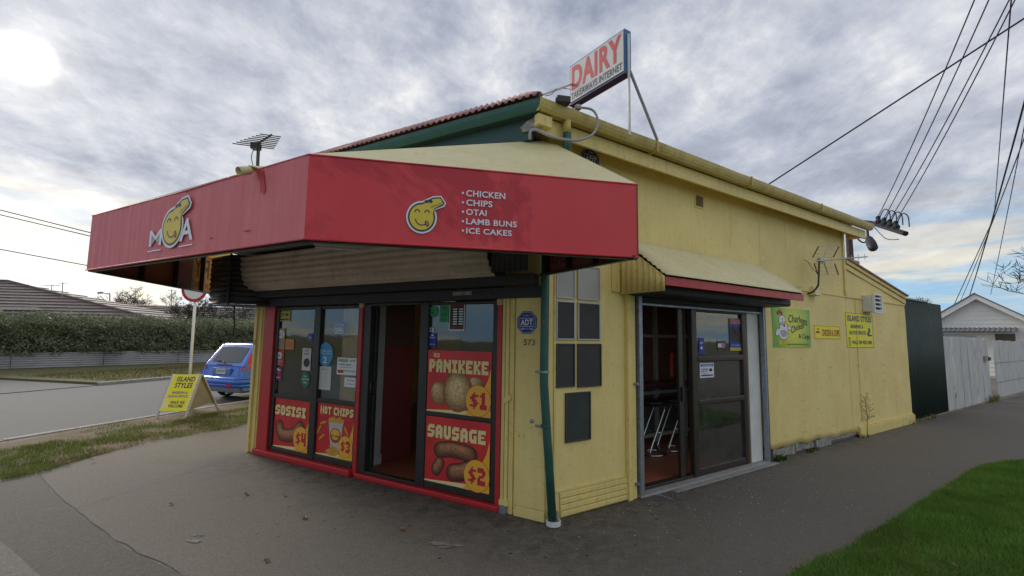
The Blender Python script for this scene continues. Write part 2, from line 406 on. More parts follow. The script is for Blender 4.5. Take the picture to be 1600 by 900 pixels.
    def back(s, mb, m, thick=.004):
        p = [s.P(0, 0), s.P(1, 0), s.P(1, 1), s.P(0, 1)]
        n = (s.P(0, 0, 10)-s.P(0, 0, 0)).normalized()*-thick
        b = [x + n for x in p]
        return mb.hexa([b[0], b[1], b[2], b[3], p[0], p[1], p[2], p[3]], m)

# ------------------------------------------------------------------ plan of the place (metres; camera stands at 0,0)
A = G(397, 707); B = G(770, 796); C0 = G(866, 812); D0 = G(1427, 660)
F = Fr(A, B); S = Fr(C0, D0)                  # shopfront plane and side wall plane
FQ = 4.651                                    # u on the front where it meets the side wall
Q = F.P(FQ, 0, 0)
SQ = (Q.xy - S.o).dot(S.u)
LD = Vector((.25, .968))                      # the left street
KB = Vector((-7.84, 7.45))                    # a point on its near kerb
HW = 3.74                                     # wall height under the soffit
UE = 6.86                                     # end of the tall block on the side wall
A_top = F.P(-.14, 0, 0).xy
def lw(t): q = A_top + LD*t; return q

# ------------------------------------------------------------------ ground
def kline(t, off=0): q = KB + LD.normalized()*t + Vector((-LD.y, LD.x)).normalized()*off; return q
def asphalt(name, c, c2, local=False, dark=(.03, .028, .026)):
    m = bpy.data.materials.new(name); m.use_nodes = True; T = NT(m.node_tree)
    pos = T.n('ShaderNodeNewGeometry').outputs['Position']
    f1 = T.ramp(T.noise(pos, .9, 6, .6, .4), [(.32, 0.0), (.68, 1.0)])
    base = T.mix(f1, c, c2)
    grit = T.math('ADD', T.math('MULTIPLY', T.noise(pos, 190, 3, .75), .5), T.math('MULTIPLY', T.noise(T.mapping(pos, loc=(5, 5, 0)), 55, 4, .75), .5))
    base = T.mix(.75, base, T.ramp(grit, [(.34, tuple(x*.30 for x in c)), (.50, c), (.66, tuple(min(1, x*2.0) for x in c))]))
    base = T.mix(T.math('MULTIPLY', T.ramp(T.noise(T.mapping(pos, loc=(8, 2, 0)), 13, 6, .8), [(.36, 0.0), (.64, 1.0)]), .38), base, tuple(x*.55 for x in c))
    vz = T.n('ShaderNodeTexVoronoi', feature='F1'); vz.inputs['Scale'].default_value = 70; T.l(pos, vz.inputs['Vector'])
    ag = T.ramp(vz.outputs['Distance'], [(.08, 1.0), (.22, 0.0)])
    sel = T.ramp(T.noise(pos, 46, 2, .5), [(.55, 0.0), (.62, 1.0)])
    base = T.mix(T.math('MULTIPLY', T.math('MULTIPLY', ag, sel), .5), base, (.34, .32, .29))
    spots = T.n('ShaderNodeTexVoronoi', feature='F1'); spots.inputs['Scale'].default_value = 5.5; T.l(T.mapping(pos, (1, 1.3, 1)), spots.inputs['Vector'])
    sp = T.ramp(spots.outputs['Distance'], [(.045, 1.0), (.075, 0.0)])
    spm = T.ramp(T.noise(pos, .8, 3, .5), [(.50, 0.0), (.56, .75)])
    base = T.mix(T.math('MULTIPLY', sp, spm), base, dark)
    st = T.ramp(T.noise(T.mapping(pos, (1, 1, 1), (0, 0, R(-30)), (2, 9, 0)), .7, 8, .7, 1.2), [(.58, 0.0), (.74, .65)])
    base = T.mix(st, base, tuple(x*.6 for x in c))
    sc_ = T.ramp(T.noise(T.mapping(pos, (1.2, 7, 1), (0, 0, R(24))), 1.3, 8, .7, .5), [(.64, 0.0), (.74, .3)])
    base = T.mix(sc_, base, (.30, .29, .27))
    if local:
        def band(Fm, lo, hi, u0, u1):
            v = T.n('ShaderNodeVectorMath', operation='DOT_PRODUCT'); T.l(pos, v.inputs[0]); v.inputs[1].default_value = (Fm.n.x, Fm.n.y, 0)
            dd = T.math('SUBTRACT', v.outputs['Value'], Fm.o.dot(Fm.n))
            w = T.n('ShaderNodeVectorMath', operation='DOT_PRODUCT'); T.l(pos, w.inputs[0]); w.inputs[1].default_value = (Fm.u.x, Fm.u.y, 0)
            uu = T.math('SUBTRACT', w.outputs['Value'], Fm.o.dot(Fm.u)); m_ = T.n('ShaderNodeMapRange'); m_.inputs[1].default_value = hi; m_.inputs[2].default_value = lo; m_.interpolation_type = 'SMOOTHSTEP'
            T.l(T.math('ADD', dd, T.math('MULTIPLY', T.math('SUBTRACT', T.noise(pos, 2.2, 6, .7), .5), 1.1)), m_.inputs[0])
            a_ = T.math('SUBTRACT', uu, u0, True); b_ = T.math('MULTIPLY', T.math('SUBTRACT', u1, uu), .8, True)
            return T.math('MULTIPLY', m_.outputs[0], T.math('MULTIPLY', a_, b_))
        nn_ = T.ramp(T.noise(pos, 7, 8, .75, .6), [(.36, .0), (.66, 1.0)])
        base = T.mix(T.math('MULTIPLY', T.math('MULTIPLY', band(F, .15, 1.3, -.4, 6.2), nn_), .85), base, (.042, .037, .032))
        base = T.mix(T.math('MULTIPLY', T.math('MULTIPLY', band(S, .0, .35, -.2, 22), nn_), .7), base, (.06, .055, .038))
        v3 = T.n('ShaderNodeTexVoronoi', feature='F1'); v3.inputs['Scale'].default_value = 7.5; v3.inputs['Randomness'].default_value = 1; T.l(T.mapping(pos, loc=(3, 1, 0)), v3.inputs['Vector'])
        sz = T.noise(pos, 4, 2, .5); gum = T.math('LESS_THAN', v3.outputs['Distance'], T.math('MULTIPLY', T.math('SUBTRACT', sz, .32), .45))
        base = T.mix(T.math('MULTIPLY', T.math('MULTIPLY', gum, band(F, .8, 2.4, -.2, 6.5)), .8), base, (.028, .026, .024))
        pc = T.ramp(T.noise(T.mapping(pos, (1, 1, 1), loc=(1, 4, 0)), 1.6, 9, .78, .3), [(.66, 0.0), (.70, .5)])
        base = T.mix(pc, base, (.27, .25, .225))
    b = T.n('ShaderNodeBsdfPrincipled'); T.l(base, b.inputs['Base Color']); b.inputs['Roughness'].default_value = .88; b.inputs['Specular IOR Level'].default_value = .3
    bn = T.n('ShaderNodeBump'); bn.inputs['Strength'].default_value = .7; bn.inputs['Distance'].default_value = .006
    T.l(T.math('ADD', grit, T.math('MULTIPLY', T.noise(pos, 1.5, 5, .6), 1.6)), bn.inputs['Height']); T.l(bn.outputs[0], b.inputs['Normal'])
    o = T.n('ShaderNodeOutputMaterial'); T.l(b.outputs[0], o.inputs[0]); return m
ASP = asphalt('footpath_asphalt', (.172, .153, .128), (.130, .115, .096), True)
ASP2 = asphalt('older_asphalt', (.112, .101, .087), (.088, .079, .068))
ASP3 = asphalt('pale_asphalt', (.175, .162, .142), (.145, .133, .117))
ROAD = asphalt('road_seal', (.145, .143, .14), (.118, .116, .114))
def grass_ground(name, dirt_lo, dirt_hi, dirt=(.21, .15, .095), g=(.085, .10, .025)):
    m = bpy.data.materials.new(name); m.use_nodes = True; T = NT(m.node_tree)
    pos = T.n('ShaderNodeNewGeometry').outputs['Position']
    f = T.ramp(T.noise(pos, 1.1, 8, .68, .5), [(dirt_lo, 0.0), (dirt_hi, 1.0)])
    gcol = T.mix(T.noise(pos, 30, 4, .7), tuple(x*.45 for x in g), tuple(x*1.5 for x in g))
    gcol = T.mix(T.ramp(T.noise(pos, 3, 5, .6), [(.4, 0.0), (.7, .6)]), gcol, (.16, .14, .06))
    dcol = T.mix(T.noise(pos, 40, 5, .7), tuple(x*.45 for x in dirt), tuple(x*1.4 for x in dirt))
    b = T.n('ShaderNodeBsdfPrincipled'); T.l(T.mix(f, gcol, dcol), b.inputs['Base Color']); b.inputs['Roughness'].default_value = .95
    bn = T.n('ShaderNodeBump'); bn.inputs['Strength'].default_value = 1; bn.inputs['Distance'].default_value = .03
    T.l(T.noise(pos, 28, 6, .7), bn.inputs['Height']); T.l(bn.outputs[0], b.inputs['Normal'])
    o = T.n('ShaderNodeOutputMaterial'); T.l(b.outputs[0], o.inputs[0]); return m
VERGE = grass_ground('verge_soil_and_grass', .33, .52)
TURF = grass_ground('lawn_soil', .75, .85, g=(.05, .12, .02))
FAR = grass_ground('far_ground', .5, .7, g=(.09, .10, .03))

def sheet(name, pts, z, m, kind='structure', th=.0):
    mb = MB()
    if th:
        n = len(pts); a = [(p[0], p[1], z) for p in pts]; b = [(p[0], p[1], z-th) for p in pts]
        mb.add(a+b, [list(range(n))]+[(i, n+i, n+(i+1) % n, (i+1) % n) for i in range(n)], m)
    else: mb.poly([(p[0], p[1], z) for p in pts], m)
    o = mb.build(name); 
    if kind: o['kind'] = kind
    return o
sheet('ground', [(-400, -60), (400, -60), (400, 900), (-400, 900)], -.14, FAR)
k0, k1 = kline(-30), kline(120)
f0, f1 = kline(-30, 7.4), kline(120, 7.4)
sheet('road', [f0, k0, k1, f1], -.075, ROAD)
# footpath: all the sealed ground round the shop
fp = [kline(-30, -.12), (60, kline(-30).y), (60, -30), (60, 40), (30, 60), kline(60, -.12)]
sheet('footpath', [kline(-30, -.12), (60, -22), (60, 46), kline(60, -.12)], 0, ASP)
def kerb(name, off, t0, t1, w, top, m):
    mb = MB(); n = int((t1-t0)/1.0)
    for i in range(n):
        a = t0+(t1-t0)*i/n; b = t0+(t1-t0)*(i+1)/n - .008
        p = [kline(a, off), kline(a, off-w), kline(b, off-w), kline(b, off)]
        if w < 0: p = p[::-1]
        mb.hexa([(q.x, q.y, -.13) for q in p]+[(q.x, q.y, top+.002*math.sin(i*2.3)) for q in p], m)
    o = mb.build(name, bevel=.015); o['kind'] = 'structure'; return o
kerb('kerb', .0, -14, 60, .13, .018, CO)
kerb('kerb', 7.53, 6.5, 60, .13, .018, CO)
# far verge, driveway mouth
sheet('far_verge', [kline(6.5, 20), kline(90, 20), kline(90, 7.53), kline(6.5, 7.53)][::-1], .012, grass_ground('far_verge_grass', .55, .75, g=(.12, .115, .035)), th=.15)
sheet('driveway', [kline(-30, 7.4), kline(6.5, 7.4), kline(6.5, 20), kline(-30, 20)], -.06, ROAD)
# near verge (soil and thin grass) between the kerb and the footpath
pe = [G(0, 753), G(60, 742), G(110, 724), G(150, 712), G(250, 690), G(320, 677), G(385, 665)]
ve = [kline(-2.6, -.14), Vector((-6.4, 5.0))] + [p.xy for p in pe]
end = pe[-1].xy + LD*30
ve += [end, kline(34, -.14)]
def wob(pts, a=.03, step=.25):
    out = []
    for i in range(len(pts)):
        p = Vector(pts[i]); q = Vector(pts[(i+1) % len(pts)]); L = (q-p).length; n = max(1, min(80, int(L/step)))
        for k in range(n):
            r = p.lerp(q, k/n); v = noise.noise_vector(Vector((r.x*2.5, r.y*2.5, 1)))*a; out.append((r.x+v.x, r.y+v.y))
    return out
def bumpy(name, poly, z, m, amp, res, kind='structure'):
    """a filled outline cut into a fine grid and raised a little inside"""
    bm = bmesh.new(); vs = [bm.verts.new((p[0], p[1], 0)) for p in poly]; bm.faces.new(vs)
    xs = [p[0] for p in poly]; ys = [p[1] for p in poly]
    for ax, lo, hi in ((0, min(xs), max(xs)), (1, min(ys), max(ys))):
        k = lo+res
        while k < hi and k < lo+res*140:
            no = (1, 0, 0) if ax == 0 else (0, 1, 0); co = (k, 0, 0) if ax == 0 else (0, k, 0)
            bmesh.ops.bisect_plane(bm, geom=bm.verts[:]+bm.edges[:]+bm.faces[:], plane_co=co, plane_no=no); k += res
    bed = set(v for e in bm.edges if e.is_boundary for v in e.verts)
    for v in bm.verts:
        if v in bed: v.co.z = z-.03
        else: v.co.z = z + amp*(noise.fractal(Vector((v.co.x*1.3, v.co.y*1.3, 0)), 1, 2, 4)+.35)
    me = bpy.data.meshes.new(name); bm.to_mesh(me); bm.free(); me.materials.append(m)
    for p in me.polygons: p.use_smooth = True
    if me.polygons and me.polygons[0].normal.z < 0: me.flip_normals()
    o = bpy.data.objects.new(name, me); col.objects.link(o); o['kind'] = kind; return o
VW = wob(ve, .05)
bumpy('verge', VW, .008, VERGE, .014, .3)
# seams between the ages of asphalt at the left
seam = [(60, 742), (80, 770), (130, 810), (200, 860), (285, 900)]
sp_ = [G(*q).xy for q in seam]
ext = sp_[-1] + (sp_[-1]-sp_[-2])*3
older = [Vector((-8.2, 4.4))] + [G(0, 753).xy + Vector((0, -.02))] + [sp_[0]] + sp_[1:] + [ext, Vector((-3.5, -3)), Vector((-9, -3))]
sheet('older_footpath_patch', wob(older[::-1], .012, .12), .005, ASP2, th=.006)
pl = [G(0, 845).xy, G(60, 900).xy]
dv = (pl[1]-pl[0]); pale = [pl[0]-dv*2, pl[0], pl[1], pl[1]+dv*3, Vector((-6, -2)), Vector((-9, -2))]
sheet('pale_footpath_patch', wob(pale[::-1], .012, .12), .010, ASP3, th=.006)
# crack lines in the seal
CRK = mat('crack_fill', (.045, .042, .038), .9)
def crackline(pts, w=.008):
    mb = MB(); P3 = []
    for i in range(len(pts)-1):
        n = 14
        for k in range(n):
            r = Vector(pts[i]).lerp(Vector(pts[i+1]), k/n); v = noise.noise_vector(Vector((r.x*5, r.y*5, 3)))*.02; P3.append(Vector((r.x+v.x, r.y+v.y)))
    for i in range(len(P3)-1):
        t = (P3[i+1]-P3[i]).normalized(); nn = Vector((-t.y, t.x))*w*(.4+.6*random.random())
        mb.poly([(*(P3[i]-nn), .0035), (*(P3[i+1]-nn), .0035), (*(P3[i+1]+nn), .0035), (*(P3[i]+nn), .0035)], CRK)
    o = mb.build('pavement_crack'); o['kind'] = 'structure'
crackline([G(120, 795).xy, G(260, 750).xy, G(388, 708).xy], .0035)
crackline([p+Vector((.02, .01)) for p in sp_], .006)
# right-hand lawn strip
LB = [(-4, 1.73), (.8, 1.76), (2.5, 1.80), (4, 1.76), (5.4, 1.74), (6.1, 1.74), (6.7, 1.85), (7.2, 2.05), (7.6, 2.6), (7.6, 9), (-4, 9)]
lawn_poly = [S.P(u, d, 0).xy for u, d in LB]
LW = wob(lawn_poly, .035, .2)
bumpy('lawn', LW, .012, TURF, .012, .3)
V2 = [S.P(u, d, 0).xy for u, d in [(9.3, 2.35), (12, 2.1), (20, 2.1), (20, 5), (10, 5)]]
bumpy('corner_verge', wob(V2, .04), .012, VERGE, .02, .4)

def inside(p, poly):
    x, y = p; c = False; n = len(poly); j = n-1
    for i in range(n):
        xi, yi = poly[i][0], poly[i][1]; xj, yj = poly[j][0], poly[j][1]
        if (yi > y) != (yj > y) and x < (xj-xi)*(y-yi)/(yj-yi)+xi: c = not c
        j = i
    return c
def leafmat(name, a, b, trans=.25):
    m = bpy.data.materials.new(name); m.use_nodes = True; T = NT(m.node_tree)
    g = T.n('ShaderNodeNewGeometry'); f = T.mix(g.outputs['Random Per Island'], a, b)
    f = T.mix(T.ramp(T.noise(g.outputs['Position'], 2.2, 4, .6), [(.35, 0.0), (.65, .6)]), f, tuple(x*.6 for x in a))
    d1 = T.n('ShaderNodeBsdfDiffuse'); T.l(f, d1.inputs[0]); d2 = T.n('ShaderNodeBsdfTranslucent'); T.l(f, d2.inputs[0])
    mx = T.n('ShaderNodeMixShader'); mx.inputs[0].default_value = trans; T.l(d1.outputs[0], mx.inputs[1]); T.l(d2.outputs[0], mx.inputs[2])
    o = T.n('ShaderNodeOutputMaterial'); T.l(mx.outputs[0], o.inputs[0]); return m
GR1 = leafmat('lawn_blade', (.13, .25, .04), (.26, .44, .10), .45)
GR2 = leafmat('dry_blade', (.16, .19, .05), (.34, .30, .12))
def blades(name, sampler, n, h, w, m, label, z=.0):
    vs = []; fs = []; rnd = random.Random(5)
    for i in range(n):
        p = sampler(rnd)
        if p is None: continue
        a = rnd.uniform(0, 6.283); hh = h*rnd.uniform(.45, 1.25); l = hh*rnd.uniform(.2, .9); b = rnd.uniform(0, 6.283)
        cx, cy = math.cos(a)*w, math.sin(a)*w; lx, ly = math.cos(b)*l, math.sin(b)*l; k = len(vs)
        vs += [(p[0]-cx, p[1]-cy, z), (p[0]+cx, p[1]+cy, z), (p[0]+lx*.4+cx*.7, p[1]+ly*.4+cy*.7, z+hh*.62), (p[0]+lx*.4-cx*.7, p[1]+ly*.4-cy*.7, z+hh*.62), (p[0]+lx, p[1]+ly, z+hh*(.95 if l < .6*hh else .7))]
        fs += [(k, k+1, k+2, k+3), (k+3, k+2, k+4)]
    me = bpy.data.meshes.new(name); me.from_pydata(vs, [], fs); me.materials.append(m)
    o = bpy.data.objects.new(name, me); col.objects.link(o); return tag(o, label, 'grass', kind='stuff')
def lawn_s(rnd):
    u = -1.0 + 8.7*rnd.random(); d = 1.68 + (3.6*rnd.random()**1.15)
    q = S.P(u, d, 0)
    if q.y < .8 or (q.x*q.x+q.y*q.y) < 1.6: return None
    # only where the lens could plausibly look, with a margin
    if abs(q.x) > 1.45*q.y+.6: return None
    return (q.x, q.y) if inside((q.x, q.y), LW) else None
blades('lawn_grass', lawn_s, 200000, .062, .0026, GR1, 'thick bright green grass on the strip at the right of the footpath', .012)
def lawn_d(rnd):
    q = lawn_s(rnd)
    if q is None or noise.fractal(Vector((q[0]*1.1, q[1]*1.1, 7)), 1, 2, 4) < rnd.uniform(-.1, .5): return None
    return q
blades('lawn_dry_grass', lawn_d, 60000, .05, .0026, leafmat('lawn_straw', (.20, .22, .06), (.42, .36, .16), .3), 'paler straw coloured blades mixed through the lawn at the right', .012)
def verge_s(rnd):
    t = -2.5 + 24*rnd.random()**1.6; o = -.14 - 2.6*rnd.random(); q = kline(t, o)
    nz = noise.fractal(Vector((q.x*1.2, q.y*1.2, 0)), 1, 2, 4) + (.28 if o < -.9 else -.22) + (-.35*o-.5)*.55
    if nz < rnd.uniform(-.25, .35): return None
    return (q.x, q.y) if inside((q.x, q.y), VW) else None
blades('verge_grass', verge_s, 55000, .045, .003, GR2, 'thin dry grass growing over bare soil beside the kerb', .01)
def verge_g(rnd):
    t = -2.5 + 18*rnd.random()**1.5; o = -.9 - 1.7*rnd.random(); q = kline(t, o)
    if noise.fractal(Vector((q.x*1.5, q.y*1.5, 4)), 1, 2, 4) < rnd.uniform(-.3, .3): return None
    return (q.x, q.y) if inside((q.x, q.y), VW) else None
blades('verge_green_grass', verge_g, 62000, .055, .0028, leafmat('verge_blade', (.10, .17, .03), (.20, .26, .06), .35), 'greener grass along the edge of the footpath at the left', .01)
def far_s(rnd):
    t = 7 + 26*rnd.random(); o = 7.7 + 4.5*rnd.random(); q = kline(t, o); return (q.x, q.y)
blades('far_verge_grass', far_s, 26000, .07, .008, leafmat('far_blade', (.14, .14, .035), (.27, .23, .09)), 'pale worn grass in front of the low corrugated fence across the road', .01)

# ------------------------------------------------------------------ the corner shop
shop = thing('corner_shop', F.P(2.2, -3, 0), 'yellow painted corner shop with a red framed shopfront and teal trim', 'shop')
TH = .14
def uF(x, y, d=0): return F.at(x, y, d)[0]
def uS(x, y, d=0): return S.at(x, y, d)[0]
# --- side wall
SD0, SD1 = 1.17, 3.84                 # side door opening
def wallbox(Fm, u0, u1, z0, z1, m=YW, name='wall', d0=-TH, d1=0):
    mb = MB().fb(Fm, u0, u1, d0, d1, z0, z1, m); return mb.build(name, shop)
wallbox(S, SQ+.002, SD0-.06, 0, HW)
wallbox(S, SD0-.058, SD1+.068, 2.20, HW)
# long wall right of the door: one skin with a slightly wavy face and a ragged lower edge
def wavy(u0, u1, z0f, z1f, nu, nv, name):
    mb = MB()
    def P(i, j):
        u = u0+(u1-u0)*i/nu; za = z0f(u); zb = z1f(u); z = za+(zb-za)*j/nv
        w = .008*noise.noise(Vector((u*.9, z*1.2, 3))) + .004*noise.noise(Vector((u*3.3, z*2.2, 7)))
        return S.P(u, w, z)
    mb.grid(P, nu, nv, YW); o = mb.build(name, shop, smooth=True, solid=TH); return o
rag = lambda u: (.16 + .05*noise.noise(Vector((u*3, 0, 0))) - .02*(u-4)) if u < 7.05 else .03
wavy(SD1+.07, UE, lambda u: max(.05, rag(u)), lambda u: HW, 70, 40, 'wall')
ztop = lambda u: 3.16 - (u-UE)*(.50/(9.94-UE))
wavy(UE+.002, 9.95, lambda u: max(.03, rag(u)), ztop, 50, 30, 'lean_to_wall')
# dark gap and rotten base boards under the ragged edge
wallbox(S, SD1+.07, 7.1, 0, .22, IND, 'foundation', -TH-.05, -.05)
for u0, u1, z0, z1, dd, rt in [(4.1, 4.75, .0, .13, -.02, .02), (4.8, 5.4, .02, .16, -.03, -.05), (5.42, 5.95, .0, .12, .0, .04), (5.98, 7.0, .05, .15, -.012, .012)]:
    n = 14; pts = [(u0+(u1-u0)*i/n, z0+.012*random.random()) for i in range(n+1)] + [(u1-(u1-u0)*i/n, z1+rt*(1-i/n)+.03*(random.random()-.5)) for i in range(n+1)]
    MB().prism(S, pts, dd-.03, dd+.004, WR).build('rotten_baseboard', shop)
MB().fb(S, 7.08, 9.98, .0, .045, .0, .17, YT).prism(S, [(7.08, .172), (9.98, .172), (9.98, .20), (7.08, .20)], .0, .02, YT).build('baseboard', shop, bevel=.006)
# ledge moulding between upper and lower wall, corner stop of the tall block
zled = lambda x: 2.62
MB().fb(S, 3.9, 9.93, .0, .018, 2.50, 2.525, YT).build('wall_ledge', shop)
MB().fb(S, UE-.05, UE+.02, .0, .03, 2.53, HW, YT).build('corner_stop', shop, bevel=.004)
MB().fb(S, UE-.002, UE+.12, -1.2, -.02, 2.9, HW, YW).build('end_wall', shop)
for u in (7.25,):
    z1 = (HW-.02) if u < 6.8 else 2.5
    MB().fb(S, u, u+.006, .004, .0105, .25, z1, mat('joint_line', (.66, .55, .19), .8, namt=.9, nscale=9)).build('sheet_joint', shop)  # thin strip, a little darker than the wall, along a sheet joint
mb = MB(); rn = random.Random(2)
for k in range(170):
    u = rn.choice((4.0, 4.45, 5.02, 5.09, 5.55, 6.02, 6.09, 6.6, 7.22, 7.29, 7.85, 8.42, 8.49, 9.1, 9.7))+rn.uniform(-.01, .01); z = .3+.16*rn.randrange(0, 14 if u > 6.8 else 21)
    if 4.1 < u < 8.3 and 1.55 < z < 2.3: continue
    mb.lathe(S.P(u, .003, z), [(.007, 0), (.007, .0045), (.004, .006)], mat('nail_rust', (.55, .43, .16), .7), 6, (S.n.x, S.n.y, 0))
o = mb.build('nail_heads', shop); o['kind'] = 'stuff'
# lean-to roof edge
mb = MB(); mb.prism(S, [(UE+.02, 3.13), (9.97, 2.635), (9.97, 2.70), (UE+.02, 3.20)], -.02, .05, YT)
mb.prism(S, [(UE+.02, 3.03), (9.97, 2.535), (9.97, 2.625), (UE+.02, 3.12)], .0, .022, YT); mb.build('barge_board', shop, bevel=.004)
mb = MB(); mb.hexa([S.P(UE, .08, 3.20), S.P(10.0, .08, 2.70), S.P(10.0, -5, 2.70), S.P(UE, -5, 3.20), S.P(UE, .08, 3.225), S.P(10.0, .08, 2.725), S.P(10.0, -5, 2.725), S.P(UE, -5, 3.225)], PK); mb.build('lean_to_roof', shop)
MB().fb(S, UE+.35, UE+.75, -.4, .0, 3.18, 3.24, RT).build('roof_flashing', shop)
wallbox(S, 9.80, 9.95, 0, 2.6, YW, 'end_wall', -5, -TH-.002)
# --- front wall
FP1 = 4.16
wallbox(F, -.13, .045, 0, HW, YT, 'pilaster', -TH, 0)
wallbox(F, .047, FP1, 2.20, HW, TD, 'upper_wall')
wallbox(F, FP1+.002, FQ-.03, 0, HW, YT, 'pilaster')
# left street wall and back walls close the building
LWF = Fr(lw(14), lw(.02))
wallbox(LWF, 0, LWF.L, 0, HW, YW, 'wall')
MB().fb(Fr(S.P(UE, -.2, 0), lw(13.0)), 0, (lw(13.0)-S.P(UE, -.2, 0).xy).length, -.14, 0, 0, HW, YW).build('back_wall', shop)
# pilaster mouldings on the front right
for a, b, dd in ((FP1+.0, FP1+.035, .02), (FP1+.05, FP1+.085, .035), (FP1+.09, FP1+.14, .02)):
    MB().fb(F, a, b, .0, dd, .0, 2.12, YT).build('moulding', shop, bevel=.004)
MB().fb(F, FP1+.16, FQ-.0, .0, .028, .10, 2.12, YW).build('pilaster_face', shop, bevel=.006)
MB().fb(F, FP1+.16, FQ+.0, .0, .032, .0, .098, YW).build('plinth', shop, bevel=.006)
MB().fb(F, -.135, -.075, -.02, .05, .0, 2.12, YT).fb(F, -.073, -.0, -.02, .02, .0, 2.12, YT).build('pilaster_face', shop, bevel=.005)
# small fittings on the pilaster
mb = MB(); c = F.at(793, 624, .03); mb.prism(F, [(c[0]-.03, c[1]-.045), (c[0]+.045, c[1]+.0), (c[0]+.03, c[1]+.05), (c[0]-.045, c[1]+.01)], .02, .05, YT); mb.build('latch_plate', shop, bevel=.003)
c = F.at(831, 658, .03); MB().lathe(F.P(c[0], .028, c[1]), [(.02, 0), (.018, .012), (.006, .02)], GV, 12, (F.n.x, F.n.y, 0)).build('lock', shop)
c = F.at(814, 680, .03); MB().lathe(F.P(c[0], .028, c[1]), [(.04, 0), (.038, .004), (.030, .005)], YT, 20, (F.n.x, F.n.y, 0)).build('cover_disc', shop)
mb = MB(); c = F.at(787, 798); mb.fb(F, c[0]-.02, c[0]+.05, .02, .06, .0, .07, GV).fb(F, c[0]-.03, c[0]+.07, .018, .05, .075, .13, YT); mb.build('floor_latch', shop, bevel=.004)

# --- floor and interior
PLAN = [F.P(.0, -.02, 0).xy, F.P(FQ-.12, -.02, 0).xy, S.P(.2, -.10, 0).xy, S.P(UE-.1, -.10, 0).xy, lw(12)+Vector((.3, 0)), lw(.3)+Vector((.2, 0))]
sheet_o = sheet('floor', PLAN, .035, SA, kind=None, th=.03); sheet_o.parent = shop; sheet_o.location -= shop.location
cl = sheet('ceiling', PLAN, 2.75, INW, kind=None, th=.03); cl.parent = shop; cl.location -= shop.location
wallbox(F, 1.85, 1.95, .035, 1.55, INR, 'inner_wall', -1.10, -.50)
wallbox(F, 1.85, 1.95, 1.552, 2.7, mat('inner_brown', (.20, .10, .075), .6), 'inner_wall', -1.10, -.50)
wallbox(F, 1.85, 1.985, .035, 2.7, WH, 'inner_pillar', -.498, -.36)
wallbox(F, 1.83, 2.01, .035, .15, WH, 'pillar_foot', -.499, -.33)
wallbox(F, 1.60, 2.03, .8, 2.06, PLY, 'inner_panel', -.16, -.12)
wallbox(F, .5, 3.9, .035, 2.7, IND, 'inner_wall', -4.2, -4.1)
wallbox(F, 3.3, 4.2, .035, 1.02, IND, 'counter', -1.6, -1.0)
wallbox(F, .45, 1.5, .035, 1.25, mat('freezer_white', (.4, .42, .42), .4), 'freezer', -1.3, -.65)
wallbox(F, .9, 1.3, 1.3, 2.2, IND, 'shelf_unit', -1.6, -1.2)

# --- front joinery: frame > panes
def frame(Fm, name, bars, m, parent, bev=.006):
    mb = MB()
    for u0, u1, d0, d1, z0, z1 in bars: mb.fb(Fm, u0, u1, d0, d1, z0, z1, m)
    return mb.build(name, parent, bevel=bev)
def pane(Fm, u0, u1, z0, z1, d, m, parent, name='pane'):
    return MB().fb(Fm, u0, u1, d-.003, d+.003, z0, z1, m).build(name, parent)
# red timber surround
for (a, b, z0, z1, nm) in ((.05, .30, .02, 2.16, 'red_post'), (2.055, 2.115, .02, 2.12, 'red_post'), (4.095, 4.15, .02, 2.12, 'red_post')):
    MB().fb(F, a, b, -.10, .018, z0, z1, RT).build(nm, shop, bevel=.006)
MB().fb(F, 2.05, 2.12, -.02, .022, 2.03, 2.10, PLY).build('bare_wood_cap', shop)
MB().fb(F, 4.09, 4.155, -.02, .022, 2.02, 2.12, PLY).build('bare_wood_cap', shop)
MB().fb(F, .045, 2.053, -.08, .07, .0, .075, RT).build('sill', shop, bevel=.01)
MB().fb(F, 2.117, 4.16, -.08, .05, .0, .055, RT).build('sill', shop, bevel=.01)
ZT = 2.07
win = frame(F, 'shop_window', [(.302, .365, -.07, -.01, .12, ZT), (1.165, 1.29, -.08, .0, .08, ZT), (2.01, 2.053, -.07, -.01, .12, ZT),
    (.366, 1.164, -.068, -.012, .08, .13), (.366, 1.164, -.068, -.012, .80, .86), (.366, 1.164, -.068, -.012, ZT-.04, ZT),
    (1.291, 2.009, -.068, -.012, .08, .15), (1.291, 2.009, -.068, -.012, .81, .865), (1.291, 2.009, -.068, -.012, ZT-.04, ZT)], BK, shop)
for a, b, z0, z1 in ((.366, 1.164, .862, ZT-.042), (1.291, 2.009, .867, ZT-.042)): pane(F, a, b, z0, z1, -.04, GL, win)
for a, b, z0, z1 in ((.366, 1.164, .132, .798), (1.291, 2.009, .152, .808)): pane(F, a, b, z0, z1, -.045, BK, win, 'backing_panel')
dr = frame(F, 'front_door', [(2.118, 2.24, -.07, .0, .058, ZT), (2.225, 2.262, -.13, -.075, .08, ZT-.02), (3.04, 3.16, -.07, .0, .06, ZT),
    (3.161, 4.03, -.068, -.01, .06, .13), (3.161, 4.03, -.068, -.01, .825, .875), (3.161, 4.03, -.068, -.01, ZT-.03, ZT), (4.031, 4.093, -.07, .0, .06, ZT),
    (2.241, 3.039, -.07, .0, ZT-.02, ZT+.01), (2.241, 3.039, -.08, .0, .058, .085)], BK, shop)
pane(F, 3.161, 4.03, .877, ZT-.032, -.04, GL, dr)
pane(F, 3.161, 4.03, .132, .823, -.045, BK, dr, 'backing_panel')
MB().tube([F.P(2.27, -.06, .98), F.P(2.27, -.02, 1.0), F.P(2.27, -.02, 1.12), F.P(2.27, -.06, 1.14)], .012, BK).build('handle', dr, smooth=True)
